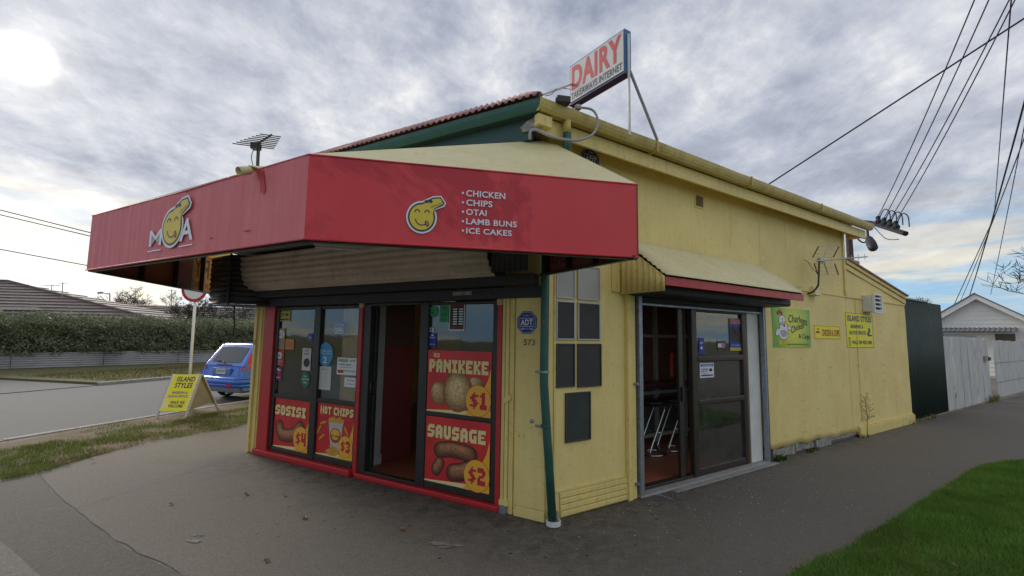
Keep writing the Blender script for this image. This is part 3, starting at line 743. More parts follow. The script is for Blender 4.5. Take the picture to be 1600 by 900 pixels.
# header, dark
MB().fb(F, -.06, 4.66, -.05, .06, 2.082, 2.196, DK).build('header_board', shop, bevel=.006)
MB().fb(F, 3.55, 3.80, .061, .07, 2.13, 2.17, WR).fb(F, 3.83, 4.05, .061, .068, 2.13, 2.165, BK).build('peeling_label', shop)

# --- roller shutter box over the front: a horizontally ribbed sheet, curved in section
def ribbed(Fm, u0, u1, prof, m, name, parent, amp=.009, pitch=.075, nu=1, seg=6, along=True, jag=0):
    """prof: list of (d,z); ribs run along u"""
    L = [0]
    for a, b in zip(prof, prof[1:]): L.append(L[-1]+math.hypot(b[0]-a[0], b[1]-a[1]))
    n = max(2, int(L[-1]/pitch*seg)); pts = []
    for k in range(n+1):
        t = L[-1]*k/n; i = max(j for j in range(len(prof)-1) if L[j] <= t+1e-9); f = (t-L[i])/(L[i+1]-L[i])
        a, b = prof[i], prof[i+1]; dd = a[0]+(b[0]-a[0])*f; z = a[1]+(b[1]-a[1])*f
        nx, nz = (b[1]-a[1]), -(b[0]-a[0]); q = math.hypot(nx, nz); s_ = amp*math.sin(2*math.pi*t/pitch)
        pts.append((dd+nx/q*s_, z+nz/q*s_))
    mb = MB(); mb.grid(lambda i, j: Fm.P(u0+(u1-u0)*i/nu, pts[j][0], pts[j][1]), nu, n, m)
    return mb.build(name, parent, smooth=True, solid=.004), pts
fb = thing('roller_shutter_box', F.P(2.1, .3, 2.28), 'curved tan ribbed shutter box above the front windows and door', 'shutter box')
prof = [(.20, 2.295), (.27, 2.31), (.335, 2.38), (.375, 2.48), (.40, 2.60), (.405, 2.76)]
ribbed(F, .03, 4.19, prof, TN, 'ribbed_cover', fb, .009, .074, 8)
MB().fb(F, .0, 4.60, .062, .20, 2.20, 2.30, DK).build('bottom_rail', fb, bevel=.01)
MB().prism(F, [(.035, 2.302), (4.185, 2.302), (4.185, 2.9), (.035, 2.9)], .062, .19, DK).build('back_plate', fb)
ribm = MB()
ribm.grid(lambda i, j: F.P(4.21+.40*i/48, .33+.008*math.sin(i*.9), 2.31+.55*j), 48, 1, DK); ribm.build('end_cover', fb, smooth=True, solid=.004)
# dark side box at the left corner
sb = thing('corner_shutter_box', (-3.95, 6.9, 2.1), 'black ribbed shutter box hanging at the left corner of the shop', 'shutter box')
P0, P1, P2 = Vector((-4.47, 6.92)), Vector((-3.97, 6.57)), Vector((-3.40, 6.80))
for a, b, nm in ((P0, P1, 'ribbed_cover'), (P1, P2, 'ribbed_cover')):
    Fa = Fr(a, b); ribbed(Fa, .01, Fa.L-.01, [(0, 2.10), (0, 2.80)], DK, nm, sb, .010, .072, 1)
MB().tube([(P1.x, P1.y, 2.09), (P1.x, P1.y, 2.81)], .014, DK).build('corner_trim', sb)
MB().hexa([(*P0, 2.085), (*P1, 2.085), (*P2, 2.085), (-3.9, 7.4, 2.085), (*P0, 2.098), (*P1, 2.098), (*P2, 2.098), (-3.9, 7.4, 2.098)], DK).build('bottom_plate', sb)
MB().tube([(-3.98, 6.75, 2.09), (-3.985, 6.76, 1.95), (-3.96, 6.75, 1.82), (-3.98, 6.76, 1.66)], .012, BK).build('hanging_cord', sb)

# --- canopy (shop verandah)
cz0, cz1 = 2.30, 2.855
Lp, Kp, Rp = G(135, 422, cz0).xy, G(475, 373, cz0).xy, G(998, 402, cz0).xy
Mp = Vector((-4.78, 7.75))
can = thing('shop_canopy', Vector((Kp.x, Kp.y+1.2, cz0)), 'red fascia canopy with a pale cream roof wrapping the shop corner', 'canopy')
FL = Fr(Lp, Kp); FR = Fr(Kp, Rp); FM = Fr(Mp, Lp); E0 = Q + Vector((-.03, -.02, 0)); FE = Fr(Rp, E0)
def fasc(Fm, m, name, wr=0, sag=0, nu=90, nv=10):
    mb = MB()
    def P(i, j):
        u = Fm.L*i/nu; z = cz0+(cz1-cz0)*j/nv
        w = wr*(noise.noise(Vector((u*14, z*.6, 2)))*(.9 if u < 1.7 else .35) + noise.noise(Vector((u*2.2, z*1.3, 5))))
        w *= min(1, i/4, (nu-i)/4)
        zz_ = z + (-sag*math.sin(math.pi*i/nu) if j == nv else 0)
        return Fm.P(u, w, zz_)
    mb.grid(P, nu, nv, m); return mb.build(name, can, smooth=True)
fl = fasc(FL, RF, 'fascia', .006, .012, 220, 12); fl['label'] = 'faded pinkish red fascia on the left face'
fr_ = fasc(FR, RD, 'fascia', .0015); fr_['label'] = 'deep red fascia on the right face'
# inner faces of the fascia sheets (their backs) a hand's width behind, on a frame
def backs(Fm, u0, u1, name='fascia_back', m=RB, d=-.03):
    return MB().fb(Fm, u0, u1, d-.008, d, cz0+.015, cz1-.02, m).build(name, can)
backs(FL, .03, FL.L-.03); backs(FR, .03, FR.L-.03)
mret = MB().fb(FM, 0, FM.L, -.012, 0, cz0, cz1, RB).build('return_fascia', can)
eret = MB().fb(FE, .0, FE.L, -.012, 0, cz0, cz1, RB).build('return_fascia', can)
for Fm, nn in ((FL, 5), (FR, 4), (FM, 4), (FE, 3)):
    for k in range(nn+1):
        u = .10 + (Fm.L-.20)*k/nn
        MB().fb(Fm, u-.012, u+.012, -.075, -.042 if Fm in (FL, FR) else -.014, cz0-.004, cz1-.03, BZ).build('fascia_stud', can)
    MB().fb(Fm, .0, Fm.L, -.05, -.02 if Fm in (FL, FR) else -.013, cz0-.015, cz0+.012, BZ).build('bottom_angle', can)
    if Fm in (FL, FR):
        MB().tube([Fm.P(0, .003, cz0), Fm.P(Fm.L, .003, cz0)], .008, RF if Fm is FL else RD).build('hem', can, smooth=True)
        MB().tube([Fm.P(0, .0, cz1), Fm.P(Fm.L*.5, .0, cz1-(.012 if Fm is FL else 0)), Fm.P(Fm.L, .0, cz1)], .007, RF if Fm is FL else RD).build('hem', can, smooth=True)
# mirrored old lettering seen on the inner side of the returns
YV = mat('old_sign_tan', (.36, .19, .085), .7); OB = mat('old_sign_brown', (.07, .03, .022), .7)
FMi = Fr(Lp, Mp)          # looking at the inner side
uY = FMi.at(300, 430, .02)[0]; sh = Sheet(FMi, uY, uY+1.25, cz0+.02, cz1-.03, .016)
mb = MB(); sh.back(mb, YV, .002); sh.text(mb, 'DAIRY', .02, .36, .98, .95, OB, 1, .02, mirror=True); sh.text(mb, 'TAKEAWAYS INTERNET', .02, .06, .98, .24, OB, 1, .015, mirror=True)
mb.build('old_sign_panel', can)
FEi = Fr(E0, Rp); sh = Sheet(FEi, .12, FE.L-.1, cz0+.02, cz1-.03, .016)
mb = MB(); sh.back(mb, mat('old_sign_red', (.22, .055, .03), .7), .002); sh.text(mb, 'FISH BURGERS', .03, .1, .97, .5, OB, 1, .02, mirror=True); mb.build('old_sign_panel', can)
# canopy roof planes: rise from the fascia tops to the wall
zt = 3.655; Wl = F.P(-.3, .02, zt); Wq = Vector((Q.x-.01, Q.y-.03, zt)); 
kt = Vector((Kp.x, Kp.y, cz1+.004)); lt = Vector((Lp.x, Lp.y, cz1+.004)); rt_ = Vector((Rp.x, Rp.y, cz1+.004)); mt = Vector((Mp.x, Mp.y, cz1+.004))
mb = MB(); mb.poly([lt, kt, Wq, Wl], CR); mb.poly([kt, rt_, Wq], CR); mb.poly([lt, Wl, mt], CR); mb.build('canopy_roof', can, solid=.02)
mb = MB(); er = Vector((E0.x, E0.y, cz1)); mb.poly([rt_, er, Wq], CR); mb.build('canopy_cheek', can, solid=.01)
# ceiling lining
zc = 2.83; mb = MB(); mb.poly([(*FL.P(.05, -.05, 0).xy, zc), (*FL.P(FL.L-.05, -.05, 0).xy, zc), (*FR.P(FR.L-.06, -.05, 0).xy, zc), (*(Q.xy+Vector((.0, -.05))), zc), (*F.P(-.3, .05, 0).xy, zc)], mat('canopy_lining', (.50, .50, .48), .7, namt=.6)); mb.build('canopy_lining', can, solid=.012)
tb = thing('tube_light', FR.P(.35, -.45, 2.72), 'unlit white fluorescent batten under the canopy above the shopfront', 'light')
Ft = Fr(G(490, 377, 2.72).xy, G(490, 377, 2.72).xy+Vector((.85, .35)))
MB().fb(Ft, 0, .85, -.04, .04, 2.68, 2.73, WH).build('batten', tb, bevel=.006)
MB().tube([Ft.P(.02, 0, 2.66), Ft.P(.83, 0, 2.66)], .014, WP).build('tube', tb, smooth=True)
# fascia emblem and wording
SW = mat('emblem_white', (.76, .77, .80), .45, namt=.05); SYel = mat('emblem_yellow', (.74, .56, .055), .45, namt=.1); SNv = mat('emblem_navy', (.012, .025, .04), .4, namt=.05)
STo = mat('emblem_pink', (.55, .14, .17), .5, namt=.05); SOc = mat('emblem_ochre', (.50, .36, .03), .45, namt=.1)
def whistle(mb, sh, outline=True):
    """smiling whistle emblem in the unit square of the sheet; circle centre (.39,.42)"""
    def body(r, g, m, lay):
        pts = []; c = (.385, .40)
        for k in range(0, 33):
            t = R(20 - 290*k/32)     # from right side round the bottom to the top
            pts.append((c[0]+r*math.cos(t), c[1]+r*1.06*math.sin(t)))
        pts += [(.66, .93+g*.9), (.86+g*.3, .95+g*.9), (.97+g, .80+g*.2), (.93+g*.9, .73-g*.6), (.70+g*.2, .615-g*.5)]
        sh.poly(mb, pts, m, lay)
    body(.39, .035, SW, 1); body(.345, -.005, SNv, 2); body(.305, -.045, SYel, 3)
    sh.poly(mb, [(.60, .655), (.655, .66), (.86, .755), (.90, .83), (.72, .745), (.62, .72)], SOc, 4)
    sh.poly(mb, [(.44, .83), (.62, .87), (.66, .81), (.61, .77), (.56, .80), (.50, .76)], SNv, 4)
    for cx in (.27, .52): sh.arc(mb, cx, .50, .062, .085, 10, 170, .014, SNv, 4)
    sh.arc(mb, .39, .40, .17, .20, 195, 318, .014, SNv, 4)
    sh.ell(mb, .525, .245, .05, .078, SNv, 4, 16, .35); sh.ell(mb, .525, .245, .032, .055, STo, 5, 14, .35)
c = [FR.at(*q) for q in ((634, 362), (697, 309))]
e = Sheet(FR, c[0][0], c[1][0], c[0][1]-.005, c[1][1]+.012, .009)
mb = MB(); whistle(mb, e); mb.build('emblem', can)
for i, tx in enumerate(['CHICKEN', 'CHIPS', 'OTAI', 'LAMB BUNS', 'ICE CAKES']):
    y0 = 302+i*14.7; wpx = {'CHICKEN': 61, 'CHIPS': 41, 'OTAI': 32, 'LAMB BUNS': 79, 'ICE CAKES': 71}[tx]
    mb = MB(); a = FR.at(728, y0+5.2-.2*i); b = FR.at(728+wpx, y0+5.2+wpx*.075); t = FR.at(728, y0-4.8)
    s1 = Sheet(FR, a[0]-.0*i, b[0], a[1], t[1], .008); s1.text(mb, tx, 0, 0, 1, 1, SW, 1, .022)
    q = FR.at(723, y0); s2 = Sheet(FR, q[0]-.008, q[0]+.008, q[1]-.008, q[1]+.008, .008); mb.build('lettering', can); mb = MB(); s2.ell(mb, .5, .5, .5, .5, SW, 1, 12); mb.build('bullet_dot', can)
# left fascia: M (emblem) A
c0 = FL.at(251, 392, .012); c1 = FL.at(300, 320, .012)
e = Sheet(FL, c0[0]-.01, c1[0]+.0, 2.385, 2.80, .014); mb = MB()
def tall(a, b, lay=0): pass
whistle(mb, e); mb.build('emblem', can)
mb = MB(); m0 = FL.at(232, 391, .012); m1 = FL.at(251, 388, .012)
Sheet(FL, m0[0], m1[0], 2.42, 2.56, .012).text(mb, 'M', 0, 0, 1, 1, SW, 1, .004); mb.build('lettering', can); mb = MB()
a0_ = FL.at(279, 388, .012); a1_ = FL.at(300, 380, .012)
Sheet(FL, a0_[0], a1_[0], 2.42, 2.60, .012).text(mb, 'A', 0, 0, 1, 1, SW, 1, .02); mb.build('lettering', can); mb = MB()
Sheet(FL, m0[0]-.02, m1[0]-.0, 2.375, 2.385, .012).back(mb, SW, .001); mb.build('underline', can); mb = MB()
Sheet(FL, a0_[0]+.0, a1_[0]+.0, 2.375, 2.385, .012).back(mb, SW, .001)
mb.build('underline', can)

# runs and tears on the faded fascia
a_ = FL.at(407, 270, .008); mb = MB(); pts_ = [(-.05, .02), (.03, .02), (.05, -.05), (.07, -.13), (.055, -.17), (.03, -.12), (.015, -.155), (-.0, -.07), (-.03, -.03)]
mb.poly([FL.P(a_[0]+x, .009, min(a_[1]+z, cz1-.02)) for x, z in pts_[::-1]], mat('red_run', (.48, .03, .035), .5, namt=.3)); mb.build('paint_run', can)
for x, y, w_ in ((386, 361, .05), (292, 300, .03), (330, 372, .025)):
    q = FL.at(x, y, .008); MB().poly([FL.P(q[0]-w_, .0095, q[1]), FL.P(q[0], .0095, q[1]-.004), FL.P(q[0]+w_, .0095, q[1]+.003), FL.P(q[0], .0095, q[1]+.005)], mat('tear_dark', (.10, .03, .03), .8)).build('small_tear', can)
# hairline cracks in the side wall
def wallcrack(px, w=.004):
    P_ = [S.at(x, y, .01) for x, y in px]; mb = MB(); L_ = []
    for i in range(len(P_)-1):
        for k in range(8):
            f = k/8; L_.append((P_[i][0]+(P_[i+1][0]-P_[i][0])*f+.012*noise.noise(Vector((i*3+k*.9, 1, 2))), P_[i][1]+(P_[i+1][1]-P_[i][1])*f+.012*noise.noise(Vector((i*3+k*.9, 5, 2)))))
    for i in range(len(L_)-1):
        a, b = L_[i], L_[i+1]; n_ = Vector((-(b[1]-a[1]), b[0]-a[0])).normalized()*w*random.uniform(.3, 1)
        mb.poly([S.P(a[0]-n_.x, .0135, a[1]-n_.y), S.P(b[0]-n_.x, .0135, b[1]-n_.y), S.P(b[0]+n_.x, .0135, b[1]+n_.y), S.P(a[0]+n_.x, .0135, a[1]+n_.y)], mat('wall_crack', (.32, .26, .11), .9))
    mb.build('wall_crack', shop)
wallcrack([(1185, 436), (1215, 441), (1262, 452)]); wallcrack([(1352, 600), (1355, 560), (1349, 530)], .003); wallcrack([(1215, 590), (1219, 545)], .003); wallcrack([(1382, 560), (1384, 600), (1379, 620)], .003); wallcrack([(1140, 322), (1143, 360), (1139, 395)], .003); wallcrack([(1225, 348), (1228, 400)], .003)
# --- roof, gutters, boards of the tall block
EZ = 3.865
cor = S.P(-.478, .35, 0).xy                                  # the outer gutter corner
dF = (cor-F.o).dot(F.n); uFc = (cor-F.o).dot(F.u)
def gutter(Fm, u0, u1, dd, m, name):
    pr = [(dd-.11, EZ-.005), (dd-.105, EZ-.11), (dd-.03, EZ-.115), (dd-.012, EZ-.085), (dd, EZ-.05), (dd+.006, EZ-.01), (dd-.008, EZ+.002), (dd-.014, EZ-.02), (dd-.03, EZ-.09), (dd-.1, EZ-.1)]
    mb = MB(); n = 24
    vs = [Fm.P(u0+(u1-u0)*i/n, p[0], p[1]+.006*math.sin(i*1.7)*(i % 5 == 0)) for i in range(n+1) for p in pr]
    k = len(pr); fs = [(i*k+j, (i+1)*k+j, (i+1)*k+j+1, i*k+j+1) for i in range(n) for j in range(k-1)]
    mb.add(vs, fs, m); mb.add([Fm.P(u0, p[0], p[1]) for p in pr], [list(range(k))], m); mb.add([Fm.P(u1, p[0], p[1]) for p in pr], [list(range(k))[::-1]], m)
    return mb.build(name, shop)
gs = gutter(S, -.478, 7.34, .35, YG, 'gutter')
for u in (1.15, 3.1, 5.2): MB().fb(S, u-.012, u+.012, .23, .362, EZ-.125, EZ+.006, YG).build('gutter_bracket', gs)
gf = gutter(F, -.6, uFc-.012, dF, TE, 'gutter')
MB().fb(S, -.40, 7.28, .205, .235, EZ-.27, EZ-.118, YT).build('eave_board', shop, bevel=.004)
MB().hexa([S.P(-.3, .203, HW-.001), S.P(7.28, .203, HW-.001), S.P(7.28, -.2, HW-.001), S.P(-.10, -.2, HW-.001), S.P(-.3, .203, HW+.018), S.P(7.28, .203, HW+.018), S.P(7.28, -.2, HW+.018), S.P(-.10, -.2, HW+.018)], YT).build('soffit', shop)
MB().fb(S, 7.05, 7.28, .0, .20, HW-.12, HW-.003, YT).build('eave_end', shop)
MB().fb(F, -.5, uFc-.15, dF-.145, dF-.115, EZ-.33, EZ-.118, TD).build('eave_board', shop, bevel=.004)
MB().fb(F, -.5, uFc-.18, .002, dF-.146, EZ-.26, EZ-.235, TD).build('soffit', shop)
# rotten raw corner of the board
mb = MB(); n = 10; uc = uFc-.02
mb.prism(F, [(uc-.22, EZ-.25), (uc-.02, EZ-.255), (uc-.0, EZ-.13), (uc-.08, EZ-.125), (uc-.17, EZ-.15), (uc-.25, EZ-.2)], dF-.112, dF-.098, WR); mb.build('rotten_board_end', shop)
mb = MB(); mb.fb(S, -.46, -.30, .236, .30, EZ-.235, EZ-.13, YT); mb.build('board_end', shop, bevel=.004)
# corrugated front roof strip with scalloped edge, ridge roll, flat main roof
n = 300; mb = MB(); U0, U1 = -.9, uFc+.02; sl_ = .66
def rp(i, j):
    u = U0+(U1-.62*j-U0)*i/n; a = .017*math.sin(2*math.pi*u/.076); dd = dF+.03-(.85*j); return F.P(u, dd, EZ+.018+a*.9+.85*j*sl_)
mb.grid(rp, n, 1, PK); mb.build('roof', shop, smooth=True, solid=.003)
MB().tube([F.P(U0, dF-.83, EZ+.52), F.P(U1-.66, dF-.83, EZ+.52)], .045, PK, 12).build('ridge_cap', shop, smooth=True)
MB().tube([F.P(U1-.62, dF-.80, EZ+.50), F.P(U1-.32, dF-.40, EZ+.27), F.P(U1-.07, dF-.06, EZ+.05)], [.03, .04, .035], mat('weathered_cap', (.34, .24, .23), .7, c2=(.15, .12, .11), namt=.8), 10).build('hip_cap', shop, smooth=True)
mb = MB(); pts = [F.P(U0, dF-.84, EZ+.50), F.P(U1-.62, dF-.84, EZ+.50), S.P(-.3, .25, EZ+.02), S.P(7.3, .25, EZ+.02), S.P(7.3, -4, EZ+.25), Vector((*lw(9), EZ+.2))]
mb.poly(pts, PK); mb.build('roof', shop)
# small things under the side eave
MB().lathe(S.P(*[(lambda c: (c[0], .0, c[1]))(S.at(936, 235, .12))][0][:1], .14, S.at(936, 235, .12)[1]-.03), [(.03, 0), (.035, .02), (.035, .07), (.02, .075)], BK, 12).build('sensor', shop)

# downpipe with elbow from the side gutter: upper stub yellow, then teal
dp = thing('downpipe', S.P(-.13, .12, 0), 'teal downpipe at the front right corner ending in a white shoe', 'downpipe')
g0 = S.at(886, 178, .30); 
MB().tube([S.P(g0[0], .30, EZ-.115), S.P(g0[0], .30, EZ-.24)], .038, YG, 12).build('upper_pipe', dp, smooth=True)
b1 = S.at(884, 215, .28)
MB().tube([S.P(g0[0], .30, EZ-.235), S.P(g0[0], .30, EZ-.40), S.P(-.02, .20, EZ-.52), S.P(-.08, .12, EZ-.62)], .041, TE, 12).build('elbow_pipe', dp, smooth=True)
t0 = S.at(853, 440, .07); t1 = S.at(851, 600, .07); t2 = S.at(856, 690, .08); t3 = S.at(862, 806, .09)
MB().tube([S.P(t0[0]+.01, .06, 3.1), S.P(t0[0], .06, t0[1]), S.P(t1[0], .06, t1[1]), S.P(t2[0], .075, t2[1]), S.P(t3[0], .10, .05)], .040, TE, 14).build('lower_pipe', dp, smooth=True)
for yy in (583, 668):
    q = S.at(851, yy, .07); MB().lathe(S.P(q[0]+(.005 if yy > 600 else 0), .065, q[1]), [(.044, 0), (.046, .003), (.046, .02), (.044, .023)], GV if yy < 600 else TE, 14).fb(S, q[0]-.06, q[0]-.035, .0, .07, q[1], q[1]+.02, GV).build('bracket', dp)
c = S.P(t3[0]+.012, .10, .0); mb = MB(); mb.lathe(c, [(.062, .002), (.068, .006), (.068, .045), (.056, .046), (.056, .02)], WH, 20); mb.fb(S, t3[0]+.03, t3[0]+.07, .03, .10, .02, .11, CO); mb.build('shoe', dp, smooth=False)

# looping grey conduit
cond = thing('grey_conduit', S.P(-.3, .4, 3.6), 'grey flexible conduit looping from the gutter edge to the corner board', 'conduit')
cp = [(908, 168, .36), (926, 172, .42), (934, 188, .45), (928, 208, .45), (905, 219, .42), (878, 217, .40), (855, 211, .38), (838, 203, .36), (829, 205, .35), (828, 218, .33)]
pts = [S.P(S.at(x, y, d)[0], d, S.at(x, y, d)[1]) for x, y, d in cp]
def smoothc(p, k=5):
    out = []
    for i in range(len(p)-1):
        a = p[max(i-1, 0)]; b = p[i]; c = p[i+1]; d = p[min(i+2, len(p)-1)]
        for j in range(k):
            t = j/k; out.append(.5*((2*b)+(c-a)*t+(2*a-5*b+4*c-d)*t*t+(3*b-a-3*c+d)*t**3))
    return out+[p[-1]]
GC = mat('grey_pvc', (.36, .36, .38), .5)
MB().tube(smoothc(pts), .012, GC, 8).build('hose', cond, smooth=True)
MB().lathe(pts[0]-Vector((.03, 0, .02)), [(.03, 0), (.035, .02), (.028, .04), (.012, .05)], GC, 12).build('gland', cond)
fl_ = thing('floodlight', S.P(-.2, .3, 3.9), 'small black floodlight on the roof edge below the sign', 'light')
fp_ = PY(881, 157, 4.15); Fq = Fr((fp_.x-.07, fp_.y), (fp_.x+.07, fp_.y+.03))
MB().fb(Fq, 0, .13, -.04, .04, fp_.z-.03, fp_.z+.04, BK).build('housing', fl_, bevel=.01)
MB().fb(Fq, .05, .08, -.1, -.041, fp_.z-.07, fp_.z+.0, BK).build('bracket', fl_)

# --- side wall: notice boards beside the door
bc = [('board', 858, 895, 465, 529, 1), ('board', 903, 937, 465, 529, 1), ('board', 858, 895, 538, 607, 0), ('board', 903, 939, 538, 607, 0)]
GREYF = mat('silver_frame', (.50, .50, .50), .4, metal=.3, namt=.4); BKF = mat('thin_black_frame', (.06, .055, .05), .5)
grp = 'blackboards on the side wall'
spec = [(.0, .245, 2.085, 2.44, 'GREY', 'grey glazed panel in a silver frame, above the blackboard nearest the downpipe'),
        (.285, .60, 2.085, 2.44, 'GREY', 'grey glazed panel in a silver frame, right of the other grey panel'),
        (.0, .245, 1.675, 2.06, 'S', 'blackboard in a worn white frame nearest the teal downpipe'),
        (.285, .60, 1.675, 2.06, 'S', 'blackboard in a worn white frame, right one of the framed pair'),
        (.0, .245, 1.215, 1.64, 'B', 'black framed blackboard nearest the teal downpipe in the lower row'),
        (.285, .615, 1.205, 1.64, 'B', 'black framed blackboard at the right of the lower row'),
        (.125, .46, .685, 1.16, 'B', 'single green tinted blackboard lowest on the side wall, below the other boards')]
CG = mat('green_chalkboard', (.022, .035, .028), .5, c2=(.045, .06, .05), nscale=4, namt=.7)
for i, (u0, u1, z0, z1, k, lab) in enumerate(spec):
    t = thing('wall_panel' if k == 'GREY' else 'blackboard', S.P((u0+u1)/2, .0, z0), lab, 'panel' if k == 'GREY' else 'blackboard', 'panels and boards on the side wall')
    w = .014; fm = GREYF if k in ('S', 'GREY') else BKF
    if i == 6: fm = BKF
    mb = MB(); d1 = .022
    mb.fb(S, u0, u0+w, .001, d1, z0, z1, fm).fb(S, u1-w, u1, .001, d1, z0, z1, fm).fb(S, u0+w, u1-w, .001, d1-.001, z0, z0+w, fm).fb(S, u0+w, u1-w, .001, d1-.001, z1-w, z1, fm)
    mb.build('frame', t, bevel=.003)
    MB().fb(S, u0+w, u1-w, .001, .012, z0+w, z1-w, GRYP if k == 'GREY' else (CG if i == 6 else CB)).build('board_face', t)
# flat panel edge and louvred base boards, door post trims
MB().fb(S, -.02, .0, .001, .012, .3, 2.4, YT).build('trim', shop)
for k in range(4):
    z = .015+k*.055; MB().prism(S, [(.06, z), (.99, z), (.99, z+.05), (.06, z+.05)], .0, .026-.003*k, YT).build('base_board', shop, bevel=.006)
MB().fb(S, .0, 1.0, .0, .012, .235, .262, YT).build('base_ledge', shop, bevel=.003)
MB().fb(S, .985, 1.05, .0, .05, .0, 2.22, YT).build('door_post', shop, bevel=.006)
MB().fb(S, 1.055, 1.13, .0, .03, .0, 2.20, YT).build('door_post', shop, bevel=.006)

# --- side door
for u, m_ in ((1.155, GV),):
    MB().fb(S, u, u+.055, .0, .065, .0, 2.19, m_).build('shutter_rail', shop, bevel=.004)
for z in (.14, 1.19):
    MB().fb(S, 1.09, 1.154, .03, .055, z, z+.03, GV).lathe(S.P(1.12, .056, z+.015), [(.012, 0), (.012, .012)], GV, 8, (S.n.x, S.n.y, 0)).build('rail_bolt', shop)
MB().fb(S, SD1-.015, SD1+.03, .0, .06, .0, 2.19, GV).fb(S, SD1+.032, SD1+.068, -.02, .05, .0, 2.19, DK).build('shutter_rail', shop, bevel=.004)
MB().fb(S, 3.53, SD1-.02, -.12, -.02, .03, 2.17, WH).build('door_jamb', shop, bevel=.004)
MB().fb(S, 3.49, 3.528, -.12, -.03, .03, 2.17, mat('brown_jamb', (.16, .11, .04), .5)).build('door_jamb', shop)
MB().fb(S, SD0-.02, SD1+.02, -.16, .07, .0, .028, CO).build('threshold', shop, bevel=.01)
MB().prism(S, [(SD0+.5, .0), (SD1+.1, .0), (SD1+.1, .012), (SD0+.7, .012)], .07, .15, CO).build('threshold', shop, bevel=.008)
zD = 2.08
sd = frame(S, 'sliding_door', [(SD0+.045, SD0+.075, -.13, -.06, .03, zD), (SD0+.045, 2.30, -.14, -.05, zD, zD+.05), (SD0+.045, 2.30, -.14, -.04, .029, .06),
     (2.02, 2.10, -.10, -.06, .06, zD), (2.10, 2.16, -.15, -.11, .06, zD)], BZ, shop)
MB().fb(S, 2.045, 2.075, -.059, -.03, .95, 1.12, BK).build('handle', sd, bevel=.004)
pane(S, 2.161, 2.235, .06, zD, -.12, GLS, sd)
fd = frame(S, 'fixed_door_panel', [(2.24, 2.345, -.09, -.02, .03, zD+.02), (3.40, 3.488, -.09, -.02, .03, zD+.02), (2.346, 3.40, -.085, -.025, .03, .12),
     (2.346, 3.40, -.085, -.015, .88, .95), (2.346, 3.40, -.085, -.015, 1.42, 1.50), (2.346, 3.40, -.085, -.025, zD-.03, zD+.02)], BZ, shop, .012)
for z0, z1 in ((.122, .878), (.952, 1.418), (1.502, zD-.032)): pane(S, 2.346, 3.40, z0, z1, -.055, GLS, fd)
# shutter curtain and dark box under the awning
sbx = thing('side_shutter_box', S.P(2.4, .2, 2.1), 'dark roller shutter box above the side door', 'shutter box')
ribbed(S, SD0-.02, SD1+.06, [(.02, 2.10), (.03, 2.22)], DK, 'ribbed_curtain', sbx, .005, .045, 1)
MB().fb(S, SD0-.02, SD1+.06, -.01, .035, 2.075, 2.10, GV).build('bottom_rail', sbx, bevel=.003)
MB().prism(S, [(SD0-.15, 2.17), (SD1+.1, 2.17), (SD1+.1, 2.50), (SD0-.15, 2.50)], .0, .40, DK).build('housing', sbx, bevel=.03)

# --- side awning with ribs along its length
aw = thing('side_awning', S.P(2.4, .3, 2.2), 'cream corrugated awning with a red strip above the side door', 'awning')
AU0, AU1 = .90, 3.86
ap = [(.62, 2.335), (.32, 2.575), (.02, 2.785)]
ribbed(S, AU0, AU1, ap, CR, 'corrugated_roof', aw, .006, .072, 10)
MB().fb(S, AU0+.035, AU1+.02, .565, .585, 2.235, 2.325, RT).build('red_strip', aw, bevel=.003)
mb = MB(); n = 56     # left cheek, vertical ribs, curved top
def ck(i, j):
    dd = .60*i/n; dt_ = dd
    zt2 = 2.785 - dd*.75 - .01
    return S.P(AU0+.006+.010*math.sin(2*math.pi*dd/.075), dd, 2.175+(zt2-2.175)*j)
mb.grid(ck, n, 1, YT); mb.build('end_cheek', aw, smooth=True, solid=.004)
MB().fb(S, AU0-.12, AU0+.0, .0, .02, 2.20, 2.76, YT).build('back_board', aw)
mb = MB(); n2 = 30
mb.grid(lambda i, j: S.P(AU1-.012, .58*i/n2, 2.26+((2.785-.58*i/n2*.75-.02)-2.26)*j), n2, 1, DK); mb.build('end_cheek', aw, solid=.004)
MB().fb(S, AU0+.02, AU1-.02, .05, .56, 2.29, 2.30, DK).build('lining', aw)

# --- things on the side wall
def sign(name, label, Fm, u0, u1, z0, z1, basem, draw, cat='sign', d=.006, rot=0, th=.005, skew=0, group=None):
    t = thing(name, Fm.P((u0+u1)/2, d, z0), label, cat, group)
    s_ = Sheet(Fm, u0, u1, z0, z1, d, rot, skew)
    mb = MB(); s_.back(mb, basem, th); mb.build('panel', t)
    pr = {}
    draw(s_, pr)
    for k, m in pr.items():
        for m_ in (m.L if isinstance(m, Letters) else [m]):
            if m_.v: m_.build(k, t)
    return t
def g_(pr, k):
    if k not in pr: pr[k] = Letters() if 'lettering' in k else MB()
    return pr[k]
def pm(name, c, r=.5): return mat(name, c, r, namt=.12, c2=tuple(x*.8 for x in c), nscale=12)
YS = pm('sign_yellow', (.90, .80, .015)); NV = pm('print_navy', (.02, .03, .12)); RDp = pm('print_red', (.42, .015, .03)); GRp = pm('print_green', (.05, .30, .05)); BLp = pm('print_blue', (.02, .05, .36))
